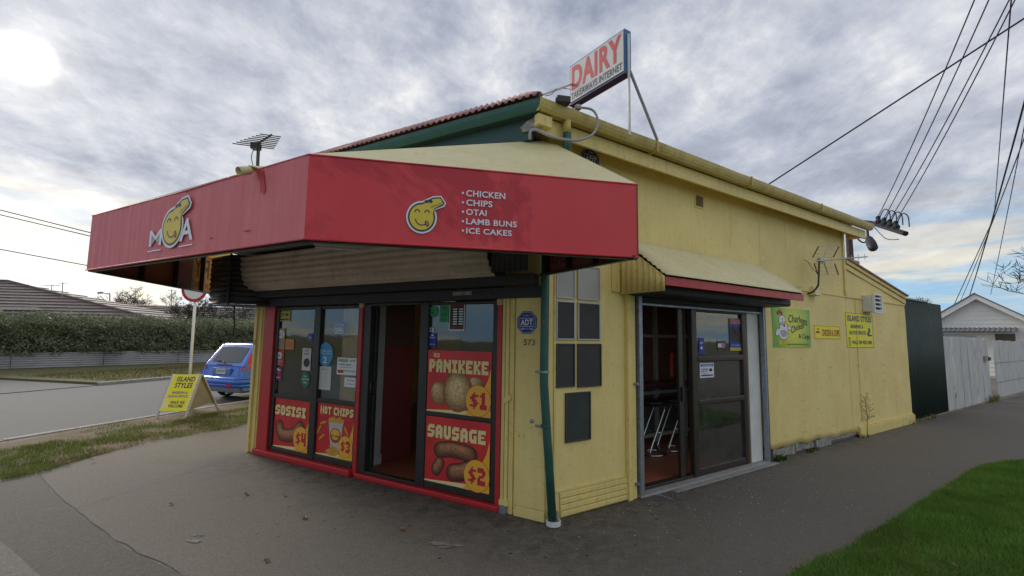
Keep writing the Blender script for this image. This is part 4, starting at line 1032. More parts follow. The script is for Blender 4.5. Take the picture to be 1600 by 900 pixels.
def grad(name, c1, c2, centre, rad):
    m = bpy.data.materials.new(name); m.use_nodes = True; T = NT(m.node_tree)
    pos = T.n('ShaderNodeNewGeometry').outputs['Position']
    v = T.n('ShaderNodeVectorMath', operation='DISTANCE'); T.l(pos, v.inputs[0]); v.inputs[1].default_value = centre
    f = T.math('ADD', T.math('DIVIDE', v.outputs['Value'], rad), T.math('MULTIPLY', T.math('SUBTRACT', T.noise(pos, 5, 3), .5), .3))
    b = T.n('ShaderNodeBsdfPrincipled'); T.l(T.ramp(f, [(.25, c1), (1.0, c2)]), b.inputs[0]); b.inputs['Roughness'].default_value = .4
    o = T.n('ShaderNodeOutputMaterial'); T.l(b.outputs[0], o.inputs[0]); return m
# chicken sign, its bird replaced by a plain generic hen outline
cu0, cz_0 = S.at(1209, 541, .01); cu1, cz_1 = S.at(1265, 483, .01)
cz_0, cz_1 = 1.60, 2.20
GG = grad('sign_green_glow', (.72, .72, .06), (.16, .40, .04), S.P((cu0+cu1)/2+.05, .01, 1.9), .62)
INK = pm('sign_ink', (.03, .05, .02)); BRN = pm('comb_red', (.35, .05, .03)); BEAK = pm('beak_yellow', (.72, .50, .04))
def d_ch(s, pr):
    t = g_(pr, 'lettering')
    s.text(t, 'Charleez', .40, .62, .92, .82, INK, 2, .012, slope=-.06, italic=.0, bend=.05)
    s.text(t, 'Chicken', .46, .34, .82, .52, INK, 2, .012, slope=.16, bend=.02)
    s.text(t, '& Chips', .66, .20, .98, .36, INK, 2, .012, slope=-.02)
    s.text(t, 'www.charleezchicken.co.nz', .34, .055, .92, .105, INK, 2, .006)
    p = g_(pr, 'hen_picture')
    for dx, m, l in ((.012, INK, 1), (0, WP, 2)):
        s.ell(p, .24, .68, .085+dx, .13+dx, m, l); s.ell(p, .27, .46, .10+dx, .21+dx, m, l, rot=.12); s.ell(p, .26, .32, .11+dx, .12+dx, m, l)
        s.ell(p, .12, .38, .06+dx, .07+dx, m, l, rot=.6); s.ell(p, .42, .49, .045+dx, .05+dx, m, l)
    for q in ((.14, .86), (.19, .90), (.23, .85)): s.ell(p, q[0], q[1], .028, .06, BRN, 3, 14)
    s.poly(p, [(.30, .66), (.37, .62), (.31, .58), (.27, .62)], BEAK, 3); s.ell(p, .285, .55, .02, .045, BRN, 3, 12)
    s.ell(p, .245, .71, .012, .018, INK, 3, 10)
    for x in (.17, .30): s.ell(p, x, .12, .055, .055, BEAK, 3, 16); 
sign('takeaway_sign', 'square green and yellow sign with a white hen beside the awning', S, cu0, cu1, cz_0, cz_1, GG, d_ch)
c = [S.at(1271, 508), S.at(1313, 529)]
def d_cc(s, pr):
    b = g_(pr, 'border')
    for r_ in ((.012, .03, .988, .06), (.012, .94, .988, .97), (.012, .06, .022, .94), (.978, .06, .988, .94)): s.rect(b, *r_, RDp, 1)
    s.text(g_(pr, 'lettering'), 'CHICKEN & CHIPS', .28, .22, .96, .72, RDp, 2, .02)
    p = g_(pr, 'logo'); s.ell(p, .13, .42, .085, .16, RDp, 1, 16, 0, 0, 180); s.ell(p, .14, .72, .03, .07, RDp, 1, 12)
sign('chicken_and_chips_sign', 'small narrow yellow sign reading chicken and chips in dark red', S, c[0][0], c[1][0], 1.735, 1.965, YS, d_cc)
c = [S.at(1320, 489), S.at(1365, 543)]
def barber(s, pr, small=False):
    e_ = g_(pr, 'border')
    for r_ in ((0, 0, 1, .012), (0, .988, 1, 1), (0, .012, .012, .988), (.988, .012, 1, .988)): s.rect(e_, *r_, KP, 1)
    t = g_(pr, 'lettering')
    s.text(t, 'ISLAND STYLES', .06, .76, .95, .93, NV, 2, .03)
    s.text(t, 'BARBERING &', .16, .56, .62, .67, NV, 2, .018); s.text(t, 'SALOON SERVICES', .10, .38, .72, .49, NV, 2, .018)
    s.text(t, 'WALK INS WELCOME', .18, .10, .93, .21, NV, 2, .025)
    p = g_(pr, 'razor_picture'); s.poly(p, [(.80, .56), (.86, .60), (.90, .52), (.84, .40), (.95, .38), (.95, .34), (.78, .34), (.76, .42), (.82, .50)], NV, 1)
    s.text(g_(pr, 'side_lettering'), 'OPEN', .06, .04, .13, .30, NV, 2, .0)
sign('barber_wall_sign', 'yellow barbering sign fixed on the side wall under the vent box', S, c[0][0], c[1][0], 1.59, 2.225, YS, barber)
# louvred vent box, small eave vent
vb = thing('vent_box', S.P(7.85, .1, 2.2), 'white louvred vent box on the lower side wall', 'vent')
v0 = S.at(1360, 480, .0)[0]; v1 = S.at(1378, 480, .17)[0]
va, vd = 7.62, 8.05
MB().fb(S, va, va+.36, .0, .15, 2.27, 2.58, WH).build('box', vb, bevel=.006)
mb = MB().fb(S, va, va+.03, .152, .20, 2.24, 2.61, WP).fb(S, va+.36, va+.39, .152, .20, 2.24, 2.61, WP).fb(S, va+.03, va+.36, .152, .20, 2.24, 2.27, WP).fb(S, va+.03, va+.36, .152, .20, 2.58, 2.61, WP); mb.build('grille_frame', vb, bevel=.004)
MB().fb(S, va+.03, va+.36, .151, .155, 2.27, 2.58, KP).build('grille_back', vb)
for k in range(4):
    z = 2.275+k*.078; MB().hexa([S.P(va+.03, .195, z), S.P(va+.36, .195, z), S.P(va+.36, .16, z+.03), S.P(va+.03, .16, z+.03), S.P(va+.03, .197, z+.008), S.P(va+.36, .197, z+.008), S.P(va+.36, .162, z+.038), S.P(va+.03, .162, z+.038)], WP).build('slat', vb)
ev = thing('air_vent', S.P(2.43, .0, 3.42), 'small brown louvred air vent high on the side wall', 'vent')
mb = MB().fb(S, 2.33, 2.52, .0, .012, 3.40, 3.58, YT); mb.build('frame', ev)
MB().fb(S, 2.35, 2.50, .012, .014, 3.42, 3.56, mat('vent_brown', (.16, .10, .05), .7)).build('back', ev)
for k in range(7): MB().fb(S, 2.35, 2.50, .014, .022, 3.425+k*.0195, 3.433+k*.0195, mat('vent_slat', (.30, .21, .09), .7)).build('slat', ev)
hb = thing('wall_hood', S.P(4.6, .1, 2.4), 'small white hooded cable outlet on the wall right of the awning', 'hood')
hu, hz = S.at(1272, 458, .05); MB().hexa([S.P(hu-.10, .12, hz-.04), S.P(hu+.14, .12, hz-.04), S.P(hu+.14, .0, hz-.04), S.P(hu-.10, .0, hz-.04), S.P(hu-.02, .05, hz+.11), S.P(hu+.06, .05, hz+.11), S.P(hu+.06, .0, hz+.11), S.P(hu-.02, .0, hz+.11)], CR).build('hood', hb)

# side wall aerial
ar = thing('side_wall_aerial', S.P(4.9, .2, 2.4), 'silver and black television aerial on a bent pipe on the side wall', 'aerial')
RU = mat('dark_pipe', (.07, .045, .035), .6, c2=(.12, .06, .035), namt=.7); AL = mat('aerial_aluminium', (.5, .5, .5), .35, metal=.7)
def SP(x, y, d): u, z = S.at(x, y, d); return S.P(u, d, z)
MB().tube(smoothc([SP(1262, 459, .02), SP(1270, 456, .12), SP(1277, 448, .22), SP(1279, 440, .25), SP(1280, 405, .25)]), .014, RU).build('mast', ar, smooth=True)
MB().tube([SP(1275, 408, .25), SP(1355, 401, .55)], .010, AL).build('boom', ar)
for y0_, y1_, xs in ((385, 402, (1279, 1296, 1311)), (412, 429, (1272, 1288, 1304))):
    for k, x in enumerate(xs):
        a = SP(x + (0 if y0_ < 400 else 0), y0_, .25); b = SP(x-9 if y0_ < 400 else x+6, y1_, .20)
        MB().tube([a, b], .009, KP if k != 1 else AL, 6).build('reflector_bar', ar)
    for j in range(4):
        f = j/3; a = SP(xs[0]+(-9 if y0_ < 400 else 6)*f, y0_+(y1_-y0_)*f, .25-.05*f); b = SP(xs[2]+(-9 if y0_ < 400 else 6)*f, y0_+(y1_-y0_)*f, .25-.05*f)
        MB().tube([a, b], .0035, AL, 5).build('reflector_wire', ar)
for k in range(7):
    t = .15+.8*k/6; c = SP(1275, 408, .25).lerp(SP(1355, 401, .55), t); MB().tube([c-Vector((0, 0, .05)), c+Vector((0, 0, .05))], .004, AL, 5).build('element', ar)
MB().tube(smoothc([SP(1255, 406, .02), SP(1262, 409, .1), SP(1270, 420, .2), SP(1277, 427, .24)]), .004, KP, 5).build('cable', ar)
MB().fb(S, S.at(1283, 407, .25)[0]-.08, S.at(1283, 407, .25)[0]+.10, .22, .28, S.at(1283, 407, .25)[1]-.03, S.at(1283, 407, .25)[1]+.03, AL).build('dipole_box', ar, bevel=.008)

# octagonal alarm signs
OCT = pm('alarm_blue', (.012, .03, .26))
def octo(name, label, Fm, uc, zc, r, d, full=True):
    t = thing(name, Fm.P(uc, d, zc-r), label, 'sign', 'blue octagonal alarm signs')
    s_ = Sheet(Fm, uc-r, uc+r, zc-r*1.03, zc+r*1.03, d)
    mb = MB(); n = 8
    pts = [(.5+.54*math.cos(R(22.5+45*k)), .5+.54*math.sin(R(22.5+45*k))) for k in range(8)]
    mb.prism(Fm, [(uc-r+2*r*a, zc+r*1.03*(2*b-1)) for a, b in pts], d-.006, d, OCT); mb.build('panel', t)
    mb = MB()
    p2 = [(.5+.50*math.cos(R(22.5+45*k)), .5+.50*math.sin(R(22.5+45*k))) for k in range(8)]; p3 = [(.5+.485*math.cos(R(22.5+45*k)), .5+.485*math.sin(R(22.5+45*k))) for k in range(8)]
    for k in range(8): s_.poly(mb, [p3[k], p2[k], p2[(k+1) % 8], p3[(k+1) % 8]], WP, 1)
    mb.build('rim', t)
    mb = MB(); s_.text(mb, 'ADT', .19, .38, .81, .64, WP, 2, .03)
    for a in ((.13, .32, .87, .34), (.13, .68, .87, .70), (.13, .34, .145, .68), (.855, .34, .87, .68)): s_.rect(mb, *a, WP, 1)
    s_.text(mb, '0800 111 238', .2, .19, .8, .27, WP, 1, .012); s_.text(mb, 'SECURED BY', .32, .78, .68, .84, WP, 1, .0)
    mb.build('lettering', t)
q = F.at(823.5, 504, .03); octo('alarm_sign', 'blue octagonal alarm sign on the yellow pilaster above the house number', F, q[0], q[1], .108, .036)
q = S.at(923, 250, .02); octo('alarm_sign', 'blue octagonal alarm sign under the eave, half hidden by the canopy roof', S, q[0], q[1], .13, .02)
# house numbers
def number(F_, uc, zc, txt, w, h, d, lab):
    mb = MB(); s_ = Sheet(F_, uc-w/2, uc+w/2, zc-h/2, zc+h/2, d); s_.text(mb, txt, 0, 0, 1, 1, mat('brown_numeral', (.10, .06, .03), .6, c2=(.35, .28, .12), nscale=30, namt=.9), 1, .02)
    return mb
q = F.at(827, 535, .03); o = number(F, q[0], q[1], '573', .125, .062, .031, '').build('house_number', solid=.003); tag(o, 'metal house number 573 under the alarm sign on the pilaster', 'number')
q = F.at(402, 535, .05); o = number(F, -.098, q[1], '57', .06, .07, .052, '').build('house_number', solid=.003); tag(o, 'house number 57 on the left end pilaster by the car', 'number')

# ------------------------------------------------------------------ posters and stickers on the glass
PR = mat('poster_red', (.76, .04, .035), .38, c2=(.50, .018, .026), nscale=2.6, namt=.9); PO = pm('poster_orange', (.90, .47, .045)); PC = pm('poster_cream', (.88, .72, .32)); PD = pm('price_red', (.58, .02, .03))
def shade(s, f, a, b, ra, rb, rot, l, c0, c1, nm, off=(-.02, .03), n=6):
    for k in range(n):
        t = k/(n-1); c = tuple(x+(y-x)*t for x, y in zip(c0, c1)); q = 1-.86*t
        s.ell(f, a+off[0]*t*3, b+off[1]*t*3, ra*q, rb*q, mat('%s_%d' % (nm, k), c, .5, c2=tuple(x*.55 for x in c), nscale=34, namt=1.0), l+k*.6, 34, rot)
def food(name, a, b, sc_=22):
    return mat(name, a, .5, c2=b, nscale=sc_, namt=1.0)
SAU = food('sausage_print', (.20, .06, .025), (.09, .022, .012)); SAH = food('sausage_light', (.33, .13, .045), (.22, .075, .03)); BUN = food('bun_print', (.42, .26, .09), (.24, .12, .035), 34); BUD = food('bun_shade_print', (.26, .13, .045), (.17, .08, .03), 34)
CHP = food('chip_print', (.72, .42, .06), (.55, .27, .03), 30); CUP = pm('cup_print', (.55, .50, .44)); CUR = pm('cup_badge', (.42, .05, .02))
def price(s, pr, txt, cx=.82, cy=.24, r=.185):
    o = g_(pr, 'price_badge'); s.poly(o, [(.62, 0.0), (1, 0), (1, .75), (.955, .55), (.88, .38), (.75, .20)], PO, 9)
    asp = s.w/s.h
    s.ell(o, cx, cy, r+.006, (r+.006)*asp, PD, 10); s.ell(o, cx, cy, r, r*asp, PO, 11)
    s.block(g_(pr, 'price'), txt, cx-r*.66, cy-r*asp*.55, cx+r*.7, cy+r*asp*.55, PD, 12, 0, slope=.0)
def d_pan(s, pr):
    s.poly(g_(pr, 'table_print'), [(0, 0), (1, 0), (1, .09), (.5, .06), (0, .02)], PC, 1)
    f = g_(pr, 'food_picture')
    b0, b1 = (.36, .15, .04), (.92, .66, .30)
    shade(s, f, .78, .47, .12, .13, 0, 1, b0, b1, 'bun_print'); shade(s, f, .20, .30, .14, .20, 0, 2, b0, b1, 'bun_print'); shade(s, f, .50, .35, .235, .32, 0, 4, b0, b1, 'bun_print', (-.01, .03), 8)
    s.block(g_(pr, 'lettering'), 'PANIKEKE', .03, .64, .96, .85, PC, 6, .045, slope=-.0); s.block(g_(pr, 'lettering'), 'X2', .10, .885, .20, .95, PC, 6, .03); price(s, pr, '$1')
def saus(s, f, a, b, ra, rb, rot, l):
    shade(s, f, a, b, ra, rb, rot, l, (.13, .03, .015), (.60, .24, .085), 'sausage_print', (-.01, rb*.13))
def d_sau(s, pr):
    s.poly(g_(pr, 'table_print'), [(0, 0), (1, 0), (1, .09), (.5, .06), (0, .02)], PC, 1); f = g_(pr, 'food_picture')
    s.sausage(f, [(.19, .20), (.24, .30)], .10, 1, (.10, .022, .012), (.62, .27, .11), 'sausage_print'); s.sausage(f, [(.24, .50), (.40, .535), (.58, .53), (.72, .50)], .125, 2, (.10, .022, .012), (.62, .27, .11), 'sausage_print'); s.sausage(f, [(.46, .20), (.60, .24), (.74, .30)], .135, 5, (.10, .022, .012), (.62, .27, .11), 'sausage_print')
    s.block(g_(pr, 'lettering'), 'SAUSAGE', .04, .68, .94, .88, PC, 8, .05, slope=-.0); price(s, pr, '$2', .82, .22)
def d_sos(s, pr):
    s.poly(g_(pr, 'table_print'), [(0, 0), (1, 0), (1, .09), (.5, .06), (0, .02)], PC, 1); f = g_(pr, 'food_picture')
    s.sausage(f, [(.17, .42), (.22, .28), (.42, .27), (.62, .33), (.74, .47)], .14, 2, (.14, .03, .015), (.66, .27, .13), 'curl_print', 8)
    s.block(g_(pr, 'lettering'), 'SOSISI', .03, .66, .88, .86, PC, 8, .05, slope=-.0); price(s, pr, '$4', .79, .25, .2)
def d_chi(s, pr):
    s.poly(g_(pr, 'table_print'), [(0, 0), (1, 0), (1, .09), (.5, .06), (0, .02)], PC, 1); f = g_(pr, 'food_picture')
    for a, b, rot in ((.18, .62, .3), (.15, .34, .6), (.80, .52, -.9), (.07, .48, 1.0)): s.ell(f, a, b, .10, .022, CHP, 2, 14, rot)
    for k in range(7): s.ell(f, .36+.055*k, .66+.02*(k % 3), .035, .075, CHP, 2+k % 2, 12, .2*(k-3)*-.4)
    s.poly(f, [(.33, .64), (.72, .66), (.64, .14), (.42, .13)], CUP, 4); s.ell(f, .525, .41, .14, .14, CUR, 5); s.ell(f, .525, .43, .115, .10, PO, 6)
    s.text(f, 'HOT CHIPS', .41, .375, .64, .42, KP, 7, .02)
    for a, b, rot in ((.40, .12, .25), (.50, .17, -.3), (.62, .10, -.15), (.46, .06, .05)): s.ell(f, a, b, .13, .035, CHP, 7, 14, rot)
    s.block(g_(pr, 'lettering'), 'HOT', .10, .79, .40, .94, PC, 9, .05); s.block(g_(pr, 'lettering'), 'CHIPS', .46, .79, .97, .94, PC, 9, .05); price(s, pr, '$3', .81, .24, .18)
dpo = -.008
sign('sosisi_poster', 'red poster reading sosisi four dollars, leftmost under the window', F, .375, 1.16, .135, .800, PR, d_sos, 'poster', dpo-.026, th=.003)
sign('hot_chips_poster', 'red poster reading hot chips three dollars with a paper cup of chips', F, 1.295, 2.005, .155, .812, PR, d_chi, 'poster', dpo-.026, th=.003)
sign('panikeke_poster', 'red poster reading panikeke one dollar with round fried buns', F, 3.17, 4.02, .875, 1.540, PR, d_pan, 'poster', dpo+.0, th=.003)
sign('sausage_poster', 'red poster reading sausage two dollars with brown sausages', F, 3.17, 4.02, .135, .822, PR, d_sau, 'poster', dpo+.0, th=.003)
def stk(name, label, x0, y0, x1, y1, m, lines, Fm=F, d=-.030, ell=False, extra=None, cat='sticker', rot=0):
    ym = (y0+y1)/2; xm = (x0+x1)/2
    u0 = Fm.at(x0, ym, d)[0]; u1 = Fm.at(x1, ym, d)[0]; z1 = Fm.at(xm, y0, d)[1]; z0 = Fm.at(xm, y1, d)[1]
    t = thing(name, Fm.P((u0+u1)/2, d, z0), label, cat); s_ = Sheet(Fm, u0, u1, z0, z1, d, rot)
    mb = MB()
    if ell: mb.prism(Fm, [((u0+u1)/2+(u1-u0)/2*math.cos(2*math.pi*k/28), (z0+z1)/2+(z1-z0)/2*math.sin(2*math.pi*k/28)) for k in range(28)], d-.0015, d, m)
    else: s_.back(mb, m, .0015)
    mb.build('backing', t)
    mb = MB()
    for (tx, a0, b0, a1, b1, mm, bd) in lines:
        if tx is None: s_.rect(mb, a0, b0, a1, b1, mm, 1)
        elif tx == 'O': s_.ell(mb, (a0+a1)/2, (b0+b1)/2, (a1-a0)/2, (b1-b0)/2, mm, 1)
        else: s_.text(mb, tx, a0, b0, a1, b1, mm, 2, bd)
    if mb.v: mb.build('print', t)
    return t
ORG = pm('sticker_orange', (.60, .22, .04)); TAN = pm('sticker_tan', (.42, .24, .08)); VRD = pm('sticker_red', (.50, .03, .03)); MAG = pm('sticker_magenta', (.32, .01, .12)); TEL = pm('sticker_green', (.01, .16, .10)); SKY = pm('sticker_blue', (.05, .30, .55)); BLG = pm('sticker_bright_green', (.03, .34, .10)); YSt = pm('sticker_yellow', (.55, .46, .06)); BLM = pm('sticker_royal', (.015, .04, .42)); PAP = pm('paper', (.62, .60, .56)); GTX = pm('grey_print', (.22, .22, .22))
stk('cctv_sticker', 'yellow warning CCTV sticker at the top left of the front window', 433.5, 482, 453.5, 502, YSt, [('WARNING', .08, .76, .92, .92, KP, .01), ('CCTV', .08, .36, .55, .62, KP, .03), ('O', .62, .42, .88, .62, KP, 0), (None, .08, .08, .92, .20, KP, 0)])
stk('top_up_sticker', 'tan strip sticker with a white disc reading top up here', 431, 513, 445, 546, TAN, [('O', .1, .52, .92, .92, WP, 0), ('Top up', .2, .72, .82, .82, BLM, .01), ('here!', .25, .62, .78, .71, BLM, .01), ('BLU', .3, .22, .9, .36, SKY, .02)])
stk('orange_sticker', 'orange sticker beside the tan strip in the front window', 445.5, 530, 459, 546, ORG, [('TXT', .1, .3, .8, .6, GTX, 0)])
stk('red_sticker', 'red sticker with a white ring below the tan strip', 429, 546.5, 443.5, 571.5, VRD, [('O', .25, .42, .78, .86, WP, 0), ('O', .38, .5, .65, .76, VRD, 0), ('prepay', .15, .22, .85, .32, WP, 0), ('here', .3, .08, .7, .18, WP, 0)])
stk('magenta_sticker', 'magenta sticker with a white asterisk below the red one', 427.5, 573, 440, 594, MAG, [('*', .2, .42, .85, .92, WP, .03), ('2degrees', .2, .15, .85, .3, WP, .01)])
stk('orange_tag_sticker', 'small cream and orange sticker lowest in the left window corner', 426, 596, 431.5, 608.5, YSt, [('O', .2, .3, .8, .7, KP, 0)])
stk('small_alarm_sticker', 'tiny blue alarm sticker near the window mullion', 481, 521, 488.5, 534, BLM, [('ADT', .2, .35, .8, .62, WP, .02)])
stk('circle_notice', 'white paper notice with a dark round logo in the left window', 472, 544, 485.5, 579, PAP, [('O', .2, .15, .92, .55, KP, 0), ('LIVE', .3, .85, .7, .92, KP, .01), ('EFTPOS', .25, .70, .8, .78, KP, .01)], cat='notice')
stk('green_disc_sticker', 'dark green round sticker below the paper notice', 470, 581, 484, 606, TEL, [('Our', .3, .66, .65, .80, WP, .01), ('community', .12, .46, .9, .60, WP, .01), ('here', .3, .28, .7, .42, WP, .01)], ell=True)
stk('open_sign', 'blue sign reading open hanging inside the front window', 522, 503, 538, 526, BLM, [('OPEN', .08, .18, .92, .62, WP, .02), ('YES WE ARE', .1, .72, .9, .86, WP, 0)], d=-.052, cat='sign')
stk('blue_disc_sticker', 'large light blue round sticker with white writing in the front window', 497, 535, 520.5, 572, SKY, [('Order a taxi', .14, .60, .88, .70, WP, 0), ('& top up here!', .12, .48, .9, .58, WP, 0), ('2', .38, .12, .60, .40, WP, .02)], ell=True)
stk('receipt_notice', 'long white handwritten paper below the light blue disc', 498.5, 572.5, 517, 609, PAP, [('Notice', .2, .84, .7, .93, GTX, 0)]+[(None, .12, .12+k*.085, .55+.3*random.random(), .13+k*.085, GTX, 0) for k in range(8)], cat='notice', d=-.033)
stk('unique_auto_notice', 'white notice headed unique auto in green and black', 526.5, 559, 557, 586, WP, [('UNIQUE', .06, .72, .56, .92, GRp, .03), ('AUTO', .66, .78, .95, .90, KP, .01), ('01, 2 PETROL GARAGE', .08, .54, .72, .64, KP, .01), ('panel beating and paint', .15, .40, .8, .48, BLM, 0), (None, .05, .10, .36, .28, VRD, 0), ('03 379 1234', .42, .18, .95, .28, BLM, .01)], cat='notice')
stk('small_paper_notice', 'small white card below the unique auto notice', 538, 590, 556, 605, WP, [('EFTPOS', .25, .58, .9, .78, SKY, .0), ('available here', .12, .25, .9, .4, GTX, 0)], cat='notice')
stk('green_oval_sticker', 'green oval sticker at the top of the door side panel', 671, 477.5, 684, 495.5, BLG, [('no smoking', .15, .55, .85, .65, TEL, 0), ('area', .3, .3, .7, .42, TEL, 0)], ell=True)
stk('green_notice', 'green rectangular notice left of the opening hours board', 687, 473, 701, 503.5, BLG, [('WIFI', .2, .6, .8, .8, TEL, .02), ('HERE', .2, .3, .8, .45, TEL, .01), ('FREE', .2, .1, .8, .2, TEL, .01)], cat='notice')
HR = [(None, .03, .02, .97, .98, KP, 0), ('OPEN HOURS', .1, .84, .9, .93, VRD, .02), ('THANK YOU', .1, .06, .9, .14, VRD, .02)]
for k in range(7): HR += [(None, .24, .20+k*.088, .52, .245+k*.088, WP, 0), (None, .64, .20+k*.088, .90, .245+k*.088, WP, 0)]
stk('opening_hours_sign', 'black and white opening hours board with red headings above the panikeke poster', 702, 472, 726, 516.5, WP, [], cat='sign')
t_ = None
s_ = Sheet(F, F.at(702, 494, -.030)[0], F.at(726, 494, -.030)[0], F.at(714, 516, -.030)[1], F.at(714, 472.3, -.030)[1], -.030)
mb = MB(); s_.rect(mb, .05, .03, .95, .97, KP, 1); s_.text(mb, 'OPEN HOURS', .1, .84, .9, .92, VRD, 2, .02); s_.text(mb, 'THANK YOU', .1, .06, .9, .13, VRD, 2, .02)
for k in range(7):
    s_.rect(mb, .26, .20+k*.088, .52, .245+k*.088, WP, 2); s_.rect(mb, .64, .20+k*.088, .90, .245+k*.088, WP, 2); s_.rect(mb, .12, .21+k*.088, .18, .235+k*.088, VRD, 2)
hoursign = [o for o in bpy.data.objects if o.name == 'opening_hours_sign'][0]; mb.build('print', hoursign)
stk('fern_sticker', 'tiny white leaf sticker above the blue oval on the side panel', 671, 512, 678, 518, WP, [('O', .2, .2, .6, .8, KP, 0)])
stk('blue_oval_sticker', 'royal blue tall sticker just above the panikeke poster', 669.5, 520, 681.5, 541.5, BLM, [('Welcome', .1, .60, .9, .72, WP, .01), ('O', .35, .76, .65, .9, WP, 0), ('thank you', .1, .12, .9, .22, WP, .01)])
# side door stickers
kS = dict(Fm=S, d=-.046)
stk('warning_cctv_sign', 'white and blue warning CCTV sign in the middle pane of the side door', 1093.5, 567, 1115.5, 590, WP, [(None, .06, .76, .94, .93, BLM, 0), ('WARNING', .14, .79, .86, .90, WP, .02), ('CCTV', .08, .38, .55, .62, BLM, .03), ('O', .64, .4, .88, .62, KP, 0), (None, .08, .10, .92, .20, BLM, 0), ('IN OPERATION', .1, .25, .6, .31, KP, 0)], cat='sign', **kS)
stk('concert_poster', 'red, blue and gold photo poster at the top right of the side door', 1140, 498, 1161, 548, BLM, [(None, .0, .82, 1, 1, VRD, 0), ('TERRANCE', .06, .90, .94, .97, PAP, .01), ('COMPUTERS', .06, .83, .94, .89, PAP, .01), (None, .05, .26, .95, .74, KP, 0), ('O', .18, .46, .42, .66, TAN, 0), ('O', .55, .42, .82, .62, TAN, 0), ('BIG NIGHT', .1, .14, .9, .20, PAP, .0), (None, 0, 0, 1, .10, YSt, 0)], cat='poster', **kS)
stk('blue_tag_sticker', 'small blue and white tag at the left of the side door top pane', 1092, 528, 1100, 552, BLM, [('ICE', .2, .6, .8, .75, WP, .02), ('O', .3, .25, .7, .45, WP, 0)], **kS)
stk('pink_tag_sticker', 'small black, white and pink sticker low in the side door top pane', 1121, 533, 1134, 547, KP, [(None, .05, .3, .5, .75, WP, 0), ('O', .45, .2, .95, .85, pm('tag_pink', (.5, .18, .4)), 0)], **kS)

# ------------------------------------------------------------------ inside the side door: stools, bench, screens
def stool(loc):
    t = thing('bar_stool', loc, 'chrome bar stool with black seat just inside the side door, nearer the street', 'stool', 'bar stools inside the side door')
    x, y, z = loc; ax = Vector((S.u.x, S.u.y, 0)); sd_ = Vector((S.n.x, S.n.y, 0)); c = Vector(loc); Z = lambda a_, s_, h: c + ax*a_ + sd_*s_ + Vector((0, 0, h))
    MB().lathe((x, y, z+.70), [(.165, 0), (.19, .015), (.195, .05), (.18, .075), (.10, .085)], SEAT, 28).build('seat', t, smooth=True)
    base = [Z(.02+.21*math.cos(2*math.pi*k/28), .17*math.sin(2*math.pi*k/28), .018) for k in range(29)]
    MB().tube(base, .015, CH, 8, False).build('foot_ring', t, smooth=True)
    for s in (-1, 1):
        pts = [Z(-.16, .10*s, .02), Z(-.18, .10*s, .06), Z(-.15, .10*s, .13), Z(.13, .10*s, .60), Z(.16, .10*s, .66), Z(.12, .10*s, .695), Z(-.06, .09*s, .70)]
        MB().tube(smoothc(pts), .015, CH, 8).build('leg', t, smooth=True)
    MB().tube([Z(.0, .15, .33), Z(.0, -.15, .33)], .011, CH).build('footrest', t, smooth=True)
    return t
g1 = S.P(2.72, -1.04, .035); st1 = stool(g1)
p2_ = S.P(3.19, -1.08, .035); st2 = copy_tree(st1, p2_-g1); st2['label'] = 'chrome bar stool with black seat inside the side door, nearer the sliding door edge'
IS = Fr(S.P(2.5, -1.58, 0), S.P(5.3, -1.58, 0))
pt = thing('inner_partition', S.P(2.1, -1.25, .035), 'grey framed partition with dark glass behind the bar stools', 'partition')
GF = mat('partition_grey', (.62, .58, .52), .6); mb = MB()
for u in (0, .98, 1.75, 2.35): MB().fb(IS, u, u+.05, -.03, .03, .035, 2.7, GF).build('post', pt)
for z in (.12, .80, 1.72, 2.3): MB().fb(IS, .051, 2.35, -.025, .025, z, z+.05, GF).build('rail', pt)
MB().fb(IS, .0, 2.2, -.04, -.034, .97, 2.7, mat('dark_display', (.20, .15, .11), .3, c2=(.26, .07, .04), nscale=7, namt=1)).build('dark_glass', pt)
mb = MB()
for k in range(40):
    for s in (1, -1):
        u = -.7+k*.075; a = (u, .19) if s == 1 else (u+.73, .19); b = (u+.73, .92) if s == 1 else (u, .92)
        if min(a[0], b[0]) < .05 or max(a[0], b[0]) > 2.2: continue
        mb.tube([IS.P(a[0], 0, a[1]), IS.P(b[0], 0, b[1])], .003, GV, 4, False)
o = mb.build('wire_mesh', pt); o['kind'] = 'stuff'
MB().fb(IS, .0, 2.2, -.5, -.48, .035, .92, IND).build('lower_back', pt)
bench = thing('bar_shelf', S.P(1.9, -1.0, .9), 'dark red shelf running along the partition above the stools', 'shelf')
MB().fb(IS, .0, 1.5, .04, .36, .99, 1.02, mat('shelf_red', (.28, .03, .025), .4)).build('shelf_top', bench, bevel=.004)
MB().fb(IS, .0, 1.5, .05, .33, .93, .988, mat('shelf_dark', (.05, .05, .08), .5)).build('shelf_apron', bench)
rs = thing('red_strip_sign', S.P(2.2, -.2, 1.2), 'narrow red upright strip seen behind the sliding door frame', 'sign')
MB().fb(S, 2.17, 2.22, -.30, -.29, 1.22, 1.52, VRD).build('strip', rs)

